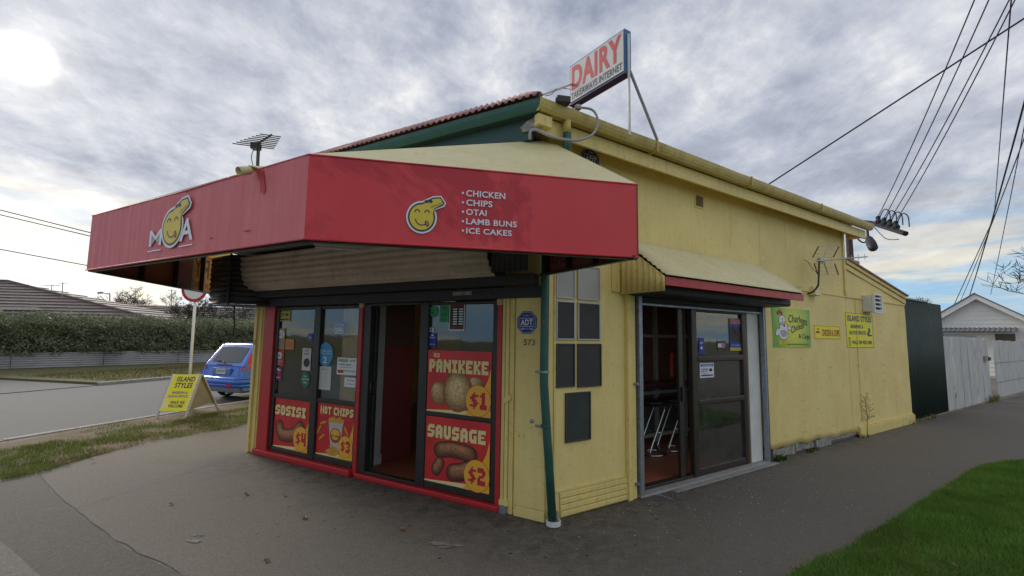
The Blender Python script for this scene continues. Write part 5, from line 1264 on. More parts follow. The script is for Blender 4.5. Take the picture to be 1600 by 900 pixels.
# ------------------------------------------------------------------ rooftop dairy sign
ds = thing('rooftop_sign', Vector((.9, 4.8, 3.9)), 'blue edged lightbox sign reading dairy takeaways internet on roof struts', 'sign')
near = Vector((1.105, 4.50)); far = Vector((.632, 5.20)); FD = Fr(far, near); zb, zt_ = 4.375, 4.85
DB = pm('sign_blue', (.045, .15, .34)); DW = mat('lightbox_face', (.62, .62, .60), .35, c2=(.5, .5, .48), nscale=3, namt=.5); DR = pm('faded_sign_red', (.55, .055, .06)); DN = pm('sign_dark', (.05, .055, .09))
MB().fb(FD, 0, FD.L, -.10, -.006, zb, zt_, DB).build('case', ds, bevel=.004)
MB().fb(FD, .02, FD.L-.012, -.005, .002, zb+.02, zt_-.02, DW).build('face', ds)
MB().fb(FD, -.004, FD.L+.004, -.095, .004, zb-.012, zb-.001, mat('sign_underside', (.03, .02, .06), .5)).build('underside', ds)
mb = MB(); s_ = Sheet(FD, .03, FD.L-.02, zb+.03, zt_-.03, .003); s_.text(mb, 'DAIRY', .02, .30, .98, .98, DR, 1, .035); mb.build('lettering', ds)
mb = MB(); s_.text(mb, 'TAKEAWAYS INTERNET', .01, .03, .99, .22, DN, 1, .02); mb.build('lettering', ds)
c = FD.P(FD.L+.012, -.05, 0)
MB().tube([(c.x, c.y, zb+.42), (c.x, c.y, 3.72)], .014, WH, 8).build('post', ds)
MB().tube([(c.x+.01, c.y+.02, zb+.05), PY(1027, 219, 4.85)], .016, GC, 8).build('brace', ds)
MB().tube([FD.P(.02, -.06, zb+.28), PY(848, 148, 4.75)], .012, WH, 8).build('brace', ds)
MB().tube([FD.P(.02, -.06, zb+.1), FD.P(-.05, -.06, zb-.2)], .014, WH, 8).build('post', ds)
MB().tube(smoothc([FD.P(.0, -.02, zb+.2), PY(872, 138, 5.0), PY(862, 147, 4.6), PY(852, 150, 4.5)]), .004, KP, 5).build('wire', ds)

# ------------------------------------------------------------------ things on the canopy
a2 = thing('canopy_aerial', PY(403, 268, 5.2), 'dark television aerial on a thin pole above the faded fascia', 'aerial')
DKM = mat('aerial_dark', (.06, .055, .05), .5)
p0 = FL.P(FL.at(403, 266, -.25)[0], -.25, 2.92); q = PY(403, 226, p0.y)
MB().tube([(p0.x, p0.y, 2.85), (p0.x-.01, p0.y, q.z)], .013, DKM, 8).build('mast', a2)
bd = Vector((.8, -.35, .28)).normalized(); bc_ = Vector((p0.x-.03, p0.y, q.z))
MB().tube([bc_-bd*.04, bc_+bd*.18], .009, DKM, 6).build('boom', a2)
for k in range(8):
    c = bc_ + bd*(-.03+.028*k); e = Vector((.95, .25, -.03))*(.155-.011*k); MB().tube([c-e, c+e], .0045, DKM, 5).build('element', a2)
MB().fb(Fr(bc_.xy-Vector((.03, 0)), bc_.xy+Vector((.03, 0))), 0, .06, -.03, .03, bc_.z-.04, bc_.z+.01, KP).build('dipole_box', a2)
MB().tube(smoothc([bc_, bc_+Vector((-.03, 0, -.1)), Vector((p0.x-.03, p0.y, 3.0)), Vector((p0.x, p0.y, 2.9))]), .003, KP, 5).build('cable', a2)
sp2 = thing('canopy_spout', FL.P(2.7, .02, 2.8), 'short cream pipe spout poking over the faded red fascia', 'spout')
a = FL.P(FL.at(400, 268, .0)[0], -.05, 2.87); b = FL.P(FL.at(378, 284, .10)[0], .13, 2.80)
m_ = a.lerp(b, .55); dd_ = (b-a).normalized()
MB().tube([m_, b], .030, CR, 14, False).build('pipe', sp2, smooth=True, solid=.004)
MB().add([a+Vector((-.0, 0, .02)), a+Vector((.05, 0, -.03)), m_+Vector((.04, 0, .02)), m_+Vector((-.01, 0, .035)), m_+Vector((-.03, 0, -.02))], [(0, 1, 2, 3), (0, 3, 4)], CR).build('flashing', sp2, solid=.004)

# ------------------------------------------------------------------ fences at the right
gf_ = thing('green_steel_fence', S.P(11.4, -.03, 0), 'tall dark green corrugated steel fence joined to the shop end', 'fence')
gu0, gu1 = 9.97, 12.78
mb = MB(); n = 330
mb.grid(lambda i, j: S.P(gu0+(gu1-gu0)*i/n, -.05+.020*math.sin(2*math.pi*(gu1-gu0)*i/n/.094), (.02 if j == 0 else 2.66-.0*i)), n, 1, GRN); mb.build('corrugated_sheet', gf_, smooth=True, solid=.003)
MB().fb(S, gu0, gu0+1.75, -.07, -.02, 2.665, 2.70, GV).build('top_capping', gf_)
MB().fb(S, gu0, gu1, -.14, -.075, 1.9, 1.98, PAL).build('rail', gf_); MB().fb(S, gu0, gu1, -.14, -.075, .5, .58, PAL).build('rail', gf_)
pf = thing('grey_paling_fence', S.P(15.5, -.1, 0), 'grey weathered board fence with leaning boards beyond the green fence', 'fence')
u = 12.80; k = 0; rnd = random.Random(3)
wl = [.62, .34, .40, .42, .30, .36, .40, .36, .34, .46, .40]
tl = [.0, .10, .12, .08, .05, .02, -.01, .02, .03, .02, .0]
for k, (w_, tt) in enumerate(zip(wl, tl)):
    zt3 = 1.86+.03*rnd.uniform(-1, 1)-.004*k
    dd = -.04+.012*(k % 2)
    MB().hexa([S.P(u+tt, dd, .02), S.P(u+w_-.015+tt, dd, .02), S.P(u+w_-.015+tt, dd-.022, .02), S.P(u+tt, dd-.022, .02), S.P(u, dd, zt3), S.P(u+w_-.015, dd, zt3+.01), S.P(u+w_-.015, dd-.022, zt3+.01), S.P(u, dd-.022, zt3)], PAL).build('paling', pf)
    u += w_
MB().fb(S, 12.8, u, -.15, -.09, 1.45, 1.55, PAL).build('rail', pf); MB().fb(S, 12.8, u, -.15, -.09, .35, .45, PAL).build('rail', pf)
MB().fb(S, 12.8, 16.0, -.05, -.035, 1.88, 1.93, mat('blue_grey_cap', (.16, .19, .24), .6)).build('capping', pf)
bx = S.at(1540, 560, .0); MB().fb(S, bx[0]-.12, bx[0]+.1, .0, .06, bx[1]-.08, bx[1]+.08, GRYP).fb(S, bx[0]-.02, bx[0]+.16, .06, .09, bx[1]-.06, bx[1]+.04, BZ).build('letterbox_slot', pf)
gt = thing('grey_board_gate', S.P(19, -.1, 0), 'grey boarded gate panel at the far right after the dark gap', 'gate')
u += .62; MB().fb(S, u-.62, u-.0, -.9, -.87, .0, 1.8, KP).build('gap_shade_sheet', pf)  # black sheet set behind the opening, standing in for its shade
for k in range(9):
    MB().fb(S, u, u+.62, -.03+.01*(k % 2), -.005+.01*(k % 2), .05, 1.80+.02*rnd.uniform(-1, 1), PAL).build('board', gt); u += .63
for z in (.5, 1.1): MB().fb(S, u-9*.63, u, .008, .012, z, z+.012, IND).build('board_joint', gt)

# white weatherboard house beyond
hs = thing('white_weatherboard_house', (24, 26, 0), 'white weatherboard house with a low gable behind the grey fence', 'house')
HU = Vector((.66, -.751)); HO = Vector((23.8, 24)) - HU*3.35; HF = Fr(HO, HO+HU); WB = mat('weatherboard_white', (.84, .82, .77), .6, c2=(.74, .72, .67), namt=.5)
pk = 3.35; pz = 4.22; e0, e1, ez = .75, 5.95, 2.35
zr = lambda u_: pz - abs(u_-pk)*(pz-ez)/(pk-e0) if u_ < pk else pz - (u_-pk)*(pz-ez)/(e1-pk)
nb = 19
for k in range(nb):
    z0 = .1+k*.215; z1 = z0+.22
    if z0 > pz-.25: break
    sl1 = (pk-e0)/(pz-ez)
    def ends(z): 
        if z < ez-.1: return e0+.25, 5.7
        return pk-(pz-.25-z)*sl1, min(5.7, pk+(pz-.25-z)*sl1)
    a, b = ends(z0), ends(min(z1, pz-.3))
    if a[1]-a[0] < .1: break
    MB().hexa([HF.P(a[0], .03, z0), HF.P(a[1], .03, z0), HF.P(a[1], 0, z0), HF.P(a[0], 0, z0), HF.P(b[0], .008, z1), HF.P(b[1], .008, z1), HF.P(b[1], 0, z1), HF.P(b[0], 0, z1)], WB).build('weatherboard', hs)
MB().fb(HF, e0+.3, 5.65, -7, -.02, 0, 2.3, WB).build('wall', hs)
for s_e, ze in ((e0-.45, zr(e0-.45) if False else ez-.28), (6.25, zr(6.25))):
    a = (pk, pz); b = (s_e, ze); 
    pts = [(b[0], b[1]-.28), (a[0], a[1]-.28), (a[0], a[1]), (b[0], b[1])]
    if s_e > pk: pts = [(a[0], a[1]-.28), (b[0], b[1]-.28), (b[0], b[1]), (a[0], a[1])]
    MB().prism(HF, pts, .30, .34, WP).build('barge_board', hs)
    q = [HF.P(a[0], .38, a[1]+.01), HF.P(b[0], .38, b[1]+.01), HF.P(b[0], -8, b[1]+.01), HF.P(a[0], -8, a[1]+.01)]
    MB().add([*q], [(0, 1, 2, 3)], mat('house_roof_grey', (.10, .10, .115), .6, c2=(.16, .16, .18), namt=.6)).build('roof', hs, solid=.05)
mb = MB(); n = 130; mb.grid(lambda i, j: HF.P(1.0+3.7*i/n, .05+.75*(1-j), 2.30+.20*j+.02*math.sin(i*1.0)), n, 1, mat('verandah_steel', (.16, .17, .19), .5)); mb.build('window_hood', hs, smooth=True, solid=.01)
hw = MB().fb(HF, 3.9, 4.6, .03, .07, 1.2, 2.2, mat('house_window', (.10, .075, .05), .2)).build('window', hs)
for a, b, z0, z1 in ((3.82, 3.9, 1.1, 2.25), (4.6, 4.68, 1.1, 2.25)): MB().fb(HF, a, b, .03, .09, z0, z1, WP).build('frame', hw)
MB().fb(HF, 1.1, 4.6, .04, .5, 2.2, 2.25, WP).build('eave_lining', hs)

# ------------------------------------------------------------------ bare trees
BARK = mat('bark', (.10, .075, .06), .9, c2=(.05, .04, .035), namt=.8)
def tree(name, loc, h, label, seed, spread=.55, r0=.12, levels=6, rmin=.012, lean=(0, 0), group=None, nb=3, first=.28):
    rnd = random.Random(seed); t = thing(name, loc, label, 'tree', group); tr = MB(); br = MB(); c = Vector(loc)
    def grow(p, d, L, r, lv, mbx):
        pts = [p]; rs = [r]; n = 3
        for i in range(n):
            d = (d + Vector((rnd.uniform(-.18, .18), rnd.uniform(-.18, .18), rnd.uniform(-.02, .12)))).normalized(); p = p + d*L/n; pts.append(p); rs.append(r*(1-.4*(i+1)/n))
        mbx.tube(pts, rs, BARK, 6 if lv < 2 else (4 if lv < 4 else 3), False)
        if lv >= levels: return
        for k in range(nb if lv < levels-1 else nb+1):
            f = rnd.choice([1.0, .66, .8]) if k else 1.0
            q = pts[-1] if f == 1.0 else pts[2].lerp(pts[3], f-.5)
            ax = Vector((rnd.uniform(-1, 1), rnd.uniform(-1, 1), rnd.uniform(-.3, .7))).normalized()
            grow(q, (d*(1-spread)+ax*spread).normalized(), L*rnd.uniform(.62, .86), max(rs[-1]*rnd.uniform(.6, .85), rmin), lv+1, br)
    grow(c, Vector((lean[0], lean[1], 1)).normalized(), h*first, r0, 0, tr)
    tr.build('trunk', t, smooth=True); o = br.build('branches', t); o['kind'] = 'stuff'; return t
tree('bare_tree', (25.6, 21.9, 0), 9.0, 'bare branching tree at the right edge in front of the white house roof', 11, .62, .17, 6, .014, (-.25, 0))
tree('bare_tree', (27.9, 32, 0), 5.4, 'small reddish bare tree just above the green steel fence', 5, .5, .12, 6, .02)
gx = 'bare trees behind the houses at the left'
tree('bare_tree', tuple(PY(222, 500, 46).xy)+(0,), 8.2, 'rounded bare tree behind the dark roofed house, leftmost of the left trees', 21, .6, .16, 6, .016, group=gx)
tree('bare_tree', tuple(PY(262, 500, 50).xy)+(0,), 6.6, 'low dark bare tree right of the rounded one behind the dark roof', 22, .6, .16, 6, .016, group=gx)
tree('bare_tree', tuple(PY(318, 500, 34).xy)+(0,), 5.6, 'bare tree right of the round road sign beyond the hedge', 23, .6, .16, 6, .016, group=gx)
tree('bare_tree', tuple(PY(345, 500, 38).xy)+(0,), 5.8, 'bare tree seen under the black shutter box beyond the hedge', 24, .6, .14, 6, .016, group=gx)

# ------------------------------------------------------------------ across the road at the left
FF = Fr((-28.5, 10.2), (-12.4, 33.0))
lf = thing('low_corrugated_fence', FF.P(14, 0, 0), 'low galvanised fence of long horizontal ribs below the hedge', 'fence')
GVF = mat('old_galvanised', (.40, .40, .41), .6, metal=.1, c2=(.29, .29, .30), nscale=1.5, namt=.8)
sn = 9
for k in range(sn):
    a = FF.L*k/sn; b = FF.L*(k+1)/sn-.02
    ribbed(FF, a, b, [(0, .02), (0, .70)], GVF, 'corrugated_sheet', lf, .020, .10, 1)
# hedge: leaves round a dark irregular core
HL = leafmat('hedge_leaf', (.12, .145, .07), (.42, .44, .30), .3)
hd = thing('hedge', FF.P(14, -1, 0), 'long dense grey green hedge standing above the low fence', 'hedge')
mb = MB(); n = 120
def hz(u): return 2.32 + -.08+.22*noise.noise(Vector((u*.5, 1, 0))) + .28*noise.noise(Vector((u*1.9, 4, 0))) 
def hpt(i, j):
    u = FF.L*i/n; prof = [(-.25, .1), (-.22, 1.5), (-.5, hz(u)-.25), (-1.2, hz(u)-.15), (-1.8, hz(u)-.3), (-2.0, .1)]
    dd, z = prof[j]; w = .12*noise.noise(Vector((u*1.5, z*1.5, 9))); return FF.P(u, dd+w, z)
mb.grid(hpt, n, 5, mat('hedge_core', (.05, .055, .03), .95)); mb.build('twig_core', hd)
mb = MB(); vs = []; fs = []; rnd = random.Random(9)
for i in range(62000):
    u = 6+(FF.L-6)*rnd.random(); z = .55+(hz(u)+.12-.55)*rnd.random()**.8; top = z > hz(u)-.25
    dd = (-rnd.random()*1.6 if top else -.35*rnd.random()**1.2+.10) + .26*noise.noise(Vector((u*1.3, z*1.6, 2)))
    if noise.noise(Vector((u*3, z*3, 5))) < -.32: dd -= .2
    c = FF.P(u, dd, z + (.28*rnd.random()**4 if top else 0)); s_ = rnd.uniform(.03, .065)
    a = Vector((rnd.gauss(0, 1), rnd.gauss(0, 1), rnd.gauss(0, 1))).normalized()*s_; b = a.orthogonal().normalized()*s_*.55; k = len(vs)
    vs += [c-a, c+b, c+a, c-b]; fs.append((k, k+1, k+2, k+3))
mb.add(vs, fs, HL); o = mb.build('foliage', hd); o['kind'] = 'stuff'
# houses beyond the hedge
TL = mat('brown_tile', (.13, .095, .085), .7, c2=(.19, .15, .135), nscale=3, namt=.7); TL2 = mat('dark_tile', (.05, .045, .045), .7, c2=(.09, .08, .08), nscale=3, namt=.7)
def tiled(parent, quad, rows, m, name='tile_course'):
    a, b, c, d_ = [Vector(q) for q in quad]   # a,b eave left,right; c,d ridge right,left
    nrm_ = (b-a).cross(d_-a).normalized()
    if nrm_.z < 0: nrm_ = -nrm_
    for k in range(rows):
        f0 = k/rows; f1_ = (k+1)/rows
        p = [a.lerp(d_, f0), b.lerp(c, f0), b.lerp(c, f1_), a.lerp(d_, f1_)]
        n_ = 1; top = [p[0]+nrm_*.07, p[1]+nrm_*.07, p[2]+nrm_*.015, p[3]+nrm_*.015]
        MB().hexa([p[0], p[1], p[2], p[3], *top], m).build(name, parent)
h1 = thing('brown_roofed_house', (-30, 32, 0), 'house with a brown tiled hip roof behind the left end of the hedge', 'house')
H1 = Fr((-50, 28.5), (-24.6, 32.3))
MB().fb(H1, .5, H1.L-.5, -9, 0, 0, 2.45, mat('house_wall_beige', (.35, .32, .28), .8)).build('wall', h1)
rdg0 = H1.P(8, -4.5, 5.25); rdg1 = H1.P(13.2, -4.5, 5.25)
tiled(h1, [H1.P(-.4, .5, 2.5), H1.P(H1.L+.4, .5, 2.5), rdg1, rdg0], 12, TL)
tiled(h1, [H1.P(H1.L+.4, .5, 2.5), H1.P(H1.L+.4, -9.5, 2.5), rdg1+Vector((0, 0, .001)), rdg1], 12, TL)
MB().tube([H1.P(H1.L+.4, .5, 2.56), rdg1+Vector((0, 0, .05)), rdg0+Vector((0, 0, .05))], .09, TL, 8).build('ridge_capping', h1)
gb = PY(30, 478, 27); Hg = Fr((-36, 26.5), (-25.5, 26.6))
tiled(h1, [Hg.P(0, .3, 1.9), Hg.P(10.2, .3, 1.9), Hg.P(8.0, -1.3, 3.0), Hg.P(0, -1.3, 3.0)], 5, TL2)
h2 = thing('dark_roofed_house', (-28, 41, 0), 'house with a dark tiled roof at the middle of the hedge', 'house')
H2 = Fr((-35.5, 38.5), (-22.2, 42.5))
MB().fb(H2, .5, H2.L-.5, -8, 0, 0, 2.5, WB).build('wall', h2)
tiled(h2, [H2.P(-.4, .5, 2.45), H2.P(H2.L+.4, .5, 2.45), H2.P(H2.L-1.5, -4, 4.1), H2.P(1, -4, 4.1)], 9, TL2)
MB().fb(H2, -.4, H2.L+.5, .5, .62, 2.33, 2.47, WP).build('gutter', h2)
h3 = thing('far_house', (-42, 60, 0), 'distant low roof seen between the dark roof and the shop', 'house')
H3 = Fr((-30, 60), (-18, 62)); MB().fb(H3, 0, 12, -6, 0, 0, 2.5, WB).build('wall', h3); tiled(h3, [H3.P(-.4, .4, 2.5), H3.P(12.4, .4, 2.5), H3.P(10, -3, 4.4), H3.P(2, -3, 4.4)], 6, TL2)
# street lamp, aerial poles
sl2 = thing('street_lamp', tuple(PY(168, 500, 60).xy)+(0,), 'thin distant street lamp with a curved arm above the brown roof', 'street lamp')
b = PY(168, 500, 60); t_ = PY(169, 466, 60); h_ = PY(159, 459, 60)
MB().tube(smoothc([Vector((b.x, b.y, 0)), Vector((b.x, b.y, t_.z)), Vector((b.x-.3, b.y, h_.z+.0)), Vector((h_.x, h_.y, h_.z+.1))]), .07, GC, 6).build('pole', sl2); MB().tube([h_+Vector((-.5, 0, .1)), h_+Vector((.1, 0, .15))], .13, GC, 6).build('lamp_head', sl2)
for i, (x, y0_, y1_, Y, lab) in enumerate(((97, 441, 458, 33, 'thin aerial pole on the brown tiled roof'), (267, 452, 490, 41, 'thin white pole on the dark tiled roof'))):
    m = thing('roof_aerial', PY(x, y1_, Y), lab, 'aerial'); a = PY(x, y1_+8, Y); b = PY(x+1, y0_, Y); MB().tube([a, b], .03, GC, 5).build('mast', m)
    MB().tube([b+Vector((-.3, 0, -.1)), b+Vector((.3, .1, -.1))], .02, GC, 4).build('element', m)
tvd = thing('roof_aerial', PY(80, 452, 33), 'wide comb shaped aerial on the brown tiled roof', 'aerial')
a = PY(80, 456, 33); MB().tube([a, a+Vector((0, 0, .5))], .025, GC, 5).build('mast', tvd)
for k in range(6): MB().tube([a+Vector((-.5+.2*k, -.2, .42)), a+Vector((-.5+.2*k, .2, .5))], .015, GC, 4).build('element', tvd)
MB().tube([a+Vector((-.55, 0, .45)), a+Vector((.55, 0, .45))], .015, GC, 4).build('boom', tvd)
dsh = thing('satellite_dish', PY(297, 484, 38), 'grey satellite dish above the dark roof beside the road sign pole', 'dish')
a = PY(295, 482, 38); MB().lathe(a, [(.02, -.12), (.25, -.06), (.36, .04), (.37, .05), (.25, -.04)], GRYP, 18, (.5, -.8, .35)).build('bowl', dsh, smooth=True); MB().tube([a, a+Vector((.15, 0, -1.1))], .03, GC, 5).build('mast', dsh)
# round road sign
rsn = thing('road_sign', PY(304, 600, 10.2).xy.to_3d(), 'round white road sign with a red rim, half hidden by the canopy', 'road sign')
b = G(297, 637); top = PY(306, 452, b.y)
pole_x = PY(301, 560, b.y).x
MB().tube([(pole_x-.02, b.y, 0), (top.x, b.y, top.z+.3)], .030, WP, 12).build('pole', rsn, smooth=True)
c = Vector((top.x-.0, b.y-.05, top.z)); Fp = Fr((c.x-.5, c.y), (c.x+.5, c.y))
s_ = Sheet(Fp, .5-.30, .5+.30, c.z-.30, c.z+.30, .0)
MB().prism(Fp, [(.5+.30*math.cos(2*math.pi*k/36), c.z+.30*math.sin(2*math.pi*k/36)) for k in range(36)], -.01, .0, pm('sign_rim_red', (.50, .02, .03))).build('rim', rsn)
mb = MB(); s_.ell(mb, .5, .5, .385, .385, WP, 2, 36); mb.build('face', rsn)

# ------------------------------------------------------------------ sandwich board
af = thing('sandwich_board', Vector((-6.6, 9.8, 0)), 'yellow island styles sandwich board standing on the verge', 'sign board')
PG = mat('board_back_grey', (.30, .29, .25), .7, namt=.6); LEGW = mat('board_leg_white', (.5, .5, .48), .6, grime=.5)
fl0 = G(243, 654); fr0 = G(285, 655); tl0 = PY(270, 585, 9.75); trr = PY(318, 586, 9.75)
zt5 = tl0.z; dxy = Vector((fr0.x-fl0.x, fr0.y-fl0.y, 0)).normalized()
w_ = .56; bl = Vector((fl0.x, fl0.y, 0)); tl_ = Vector((tl0.x, tl0.y, zt5)); wv = Vector((1, .02, 0)).normalized()*w_
def ap_(a, b, dl): 
    base = bl.lerp(tl_, b) + wv*a; nrm2 = wv.cross(tl_-bl).normalized(); return base + nrm2*dl
s_ = Sheet(None, 0, w_, 0, (tl_-bl).length, .004, P=ap_)
def sub(a0, b0, a1, b1): return Sheet(None, 0, w_*(a1-a0), 0, (tl_-bl).length*(b1-b0), .006, P=lambda a, b, dl: ap_(a0+(a1-a0)*a, b0+(b1-b0)*b, dl))
mb = MB(); ss = sub(.03, .17, .97, 1.0); ss.back(mb, YS, .012); mb.build('front_panel', af)
mb = Letters(); ss.text(mb, 'ISLAND', .22, .80, .90, .94, NV, 2, .03); ss.text(mb, 'STYLES', .22, .62, .88, .77, NV, 2, .03); ss.text(mb, 'BARBERING &', .22, .46, .80, .53, BLM, 2, .01); ss.text(mb, 'SALOON SERVICES', .12, .36, .86, .43, BLM, 2, .01); ss.text(mb, 'WALK INS', .28, .19, .82, .27, NV, 2, .03); ss.text(mb, 'WELCOME', .26, .09, .80, .17, NV, 2, .03)
for m_ in mb.L: m_.build('lettering', af)
mb = MB()
for k in range(14):
    f = k/14; ss.poly(mb, [(.93, f), (1.0, f+.03), (1.0, f+.06), (.93, f+.03)], WP, 2); ss.poly(mb, [(.0, f), (.07, f+.03), (.07, f+.06), (.0, f+.03)], WP, 2)
for k in range(4): ss.poly(mb, [(.10, .05+.07*k), (.18, .09+.07*k), (.18, .13+.07*k), (.10, .09+.07*k)], WP, 2)
mb.build('striped_border', af)
bk = Vector((-.02, 1.0, 0))
rear_bl = bl + Vector((-.04, 1.12, 0)); rear_w = wv
def rp_(a, b, dl): base = rear_bl.lerp(tl_+Vector((0, .03, 0)), b) + wv*a; return base + Vector((0, 1, .3)).normalized()*dl
mb = MB(); 
p = [rp_(.0, .22, 0), rp_(1, .22, 0), rp_(1, 1, 0), rp_(0, 1, 0)]; q2 = [x+Vector((0, .012, 0)) for x in p]; mb.hexa([*p, *q2], PG); mb.build('rear_panel', af)
for a in (0.0, 1.0):
    x0_ = bl+wv*a; x1_ = tl_+wv*a; dv_ = wv.normalized()*.018
    MB().hexa([x0_-dv_, x0_+dv_, x0_+dv_+Vector((0, .03, 0)), x0_-dv_+Vector((0, .03, 0)), x1_-dv_, x1_+dv_, x1_+dv_+Vector((0, .03, 0)), x1_-dv_+Vector((0, .03, 0))], LEGW).build('leg', af)
    x0_ = rear_bl+wv*a; x1_ = x1_+Vector((0, .035, 0))
    MB().hexa([x0_-dv_, x0_+dv_, x0_+dv_+Vector((0, .04, 0)), x0_-dv_+Vector((0, .04, 0)), x1_-dv_, x1_+dv_, x1_+dv_+Vector((0, .04, 0)), x1_-dv_+Vector((0, .04, 0))], LEGW if a else BK).build('leg', af)
mb = MB(); s1, s2 = ap_(1, .17, -.02), rp_(1, .25, 0); s0 = tl_+wv
mb.poly([s1-wv*.03, s2-wv*.03, s0-wv*.03-Vector((0, 0, .02))], PG); mb.build('side_cloth', af, solid=.004)

# ------------------------------------------------------------------ the blue car, local frame: u to its right, d backwards, z up
car = thing('parked_car', Vector((-7.5, 14, -.07)), 'blue hatchback parked by the kerb left of the shop, seen from behind', 'car')
ca = PY(318, 580, 12.95); cb_ = PY(379, 580, 12.2)
cdir = Vector((.40, .916)).normalized(); cr = Vector((cdir.y, -cdir.x)); CW = 1.62
c_right = Vector((cb_.x, cb_.y)); c_left = c_right - cr*CW
CF = Fr(c_left, c_right)       # d outward = towards us (rearwards); forward is -d
Z0 = -.07; hwid = CW/2
def CP(x, y, z): return CF.P(hwid+x, -y, Z0+z)      # x right from centre, y forward, z up
def half_arch(yc, r=.34, z=.30, n=8): return [(yc+r*math.cos(R(180-180*k/n)), z+r*math.sin(R(180-180*k/n))) for k in range(n+1)]
low = [(.06, .30)] + [(.42, .26)] + half_arch(.72) + [(1.1, .24), (2.4, .24)] + half_arch(2.95) + [(3.5, .28), (3.58, .5), (3.5, .75), (2.75, .92), (1.2, .93), (.10, .93), (.04, .72), (.0, .62), (.0, .40)]
mb = MB(); n = len(low); vs = []
for x in (-hwid, hwid): vs += [CP(x*(1 if z < .85 else .97), y, z) for y, z in low]
fs = [list(range(n)), list(range(2*n-1, n-1, -1))] + [(i, (i+1) % n, n+(i+1) % n, n+i) for i in range(n)]
mb.add(vs, fs, BLU)
bod = mb.build('body', car, bevel=.05, seg=3)
# cabin frustum
base = [(-hwid+.03, .06), (hwid-.03, .06), (hwid-.03, 2.75), (-hwid+.03, 2.75)]; roof = [(-hwid+.16, .42), (hwid-.16, .42), (hwid-.18, 2.0), (-hwid+.18, 2.0)]
zb_, zr_ = .90, 1.44
bv = [CP(x, y, zb_) for x, y in base]; rv = [CP(x, y, zr_) for x, y in roof]; rm = [CP(x*.8, y*.9+.12, zr_+.04) for x, y in roof]
mb = MB(); mb.add(bv+rv+rm, [(0, 1, 5, 4), (1, 2, 6, 5), (2, 3, 7, 6), (3, 0, 4, 7), (4, 5, 9, 8), (5, 6, 10, 9), (6, 7, 11, 10), (7, 4, 8, 11), (8, 9, 10, 11)], BLU); mb.build('cabin', car, bevel=.05, seg=3)
def onface(a, b, c_, d_, s, t, off):
    p = (a.lerp(b, s)).lerp(d_.lerp(c_, s), t); nn = (b-a).cross(d_-a).normalized(); return p + nn*off
def facepoly(q, st, m, name, off=.006, th=.012):
    mb = MB(); top = [onface(*q, s, t, off) for s, t in st]; bot = [onface(*q, s, t, off-th) for s, t in st]; n = len(st)
    mb.add(top+bot, [list(range(n))]+[(i, n+i, n+(i+1) % n, (i+1) % n) for i in range(n)], m); return mb.build(name, car, smooth=False)
rearq = (bv[0], bv[1], rv[1], rv[0]); rightq = (bv[1], bv[2], rv[2], rv[1])
facepoly(rearq, [(.13, .16), (.50, .12), (.87, .16), (.90, .86), (.5, .91), (.10, .86)], CGL, 'rear_window')
facepoly(rearq, [(.30, .02), (.70, .02), (.68, .07), (.32, .07)], mat('car_trim_dark', (.02, .03, .08), .4), 'tailgate_lip', .012, .02)
facepoly(rightq, [(.10, .16), (.30, .10), (.30, .84), (.16, .84)], CGL, 'quarter_window'); facepoly(rightq, [(.34, .10), (.56, .10), (.55, .86), (.34, .86)], CGL, 'side_window'); facepoly(rightq, [(.60, .10), (.86, .10), (.80, .86), (.60, .86)], CGL, 'side_window')
for s in (-1, 1):
    mb = MB(); mb.hexa([CP(s*(hwid-.13), .03, .80), CP(s*(hwid-.01), .05, .80), CP(s*(hwid-.01), .25, .84), CP(s*(hwid-.13), .2, .84), CP(s*(hwid-.17), .27, 1.22), CP(s*(hwid-.06), .30, 1.22), CP(s*(hwid-.06), .42, 1.20), CP(s*(hwid-.17), .4, 1.20)] if s > 0 else
        [CP(s*(hwid-.01), .05, .80), CP(s*(hwid-.13), .03, .80), CP(s*(hwid-.13), .2, .84), CP(s*(hwid-.01), .25, .84), CP(s*(hwid-.06), .30, 1.22), CP(s*(hwid-.17), .27, 1.22), CP(s*(hwid-.17), .4, 1.20), CP(s*(hwid-.06), .42, 1.20)], LRED); mb.build('tail_light', car, bevel=.012)
mb = MB(); pr_ = [(-.10, .36), (-.13, .44), (-.13, .56), (-.10, .62), (.0, .64)]
m2 = MB()
for k in range(len(pr_)-1):
    a, b = pr_[k], pr_[k+1]
    m2.add([CP(-hwid-.0, a[0]+.06, a[1]), CP(-hwid*.8, a[0], a[1]), CP(hwid*.8, a[0], a[1]), CP(hwid+.0, a[0]+.06, a[1]), CP(-hwid-.0, b[0]+.06, b[1]), CP(-hwid*.8, b[0], b[1]), CP(hwid*.8, b[0], b[1]), CP(hwid+.0, b[0]+.06, b[1])], [(0, 1, 5, 4), (1, 2, 6, 5), (2, 3, 7, 6)], BLU)
    m2.add([CP(hwid, a[0]+.06, a[1]), CP(hwid+.01, .36, a[1]), CP(hwid+.01, .36, b[1]), CP(hwid, b[0]+.06, b[1])], [(0, 1, 2, 3)], BLU)
for x in (-.66, .66): MB().tube([CP(x, -.002, .66), CP(x*1.0, .035, .91)], .005, KP, 5).build('panel_gap', car)
MB().tube([CP(hwid+.002, 1.12, .26), CP(hwid+.002, 1.16, .60), CP(hwid-.01, 1.22, .90)], .005, KP, 5).build('panel_gap', car)
m2.build('rear_bumper', car, smooth=True, solid=.02)
MB().hexa([CP(-hwid+.05, -.08, .24), CP(hwid-.05, -.08, .24), CP(hwid-.05, .3, .24), CP(-hwid+.05, .3, .24), CP(-hwid+.02, -.10, .36), CP(hwid-.02, -.10, .36), CP(hwid-.02, .3, .36), CP(-hwid+.02, .3, .36)], CPL).build('bumper_skirt', car, bevel=.015)
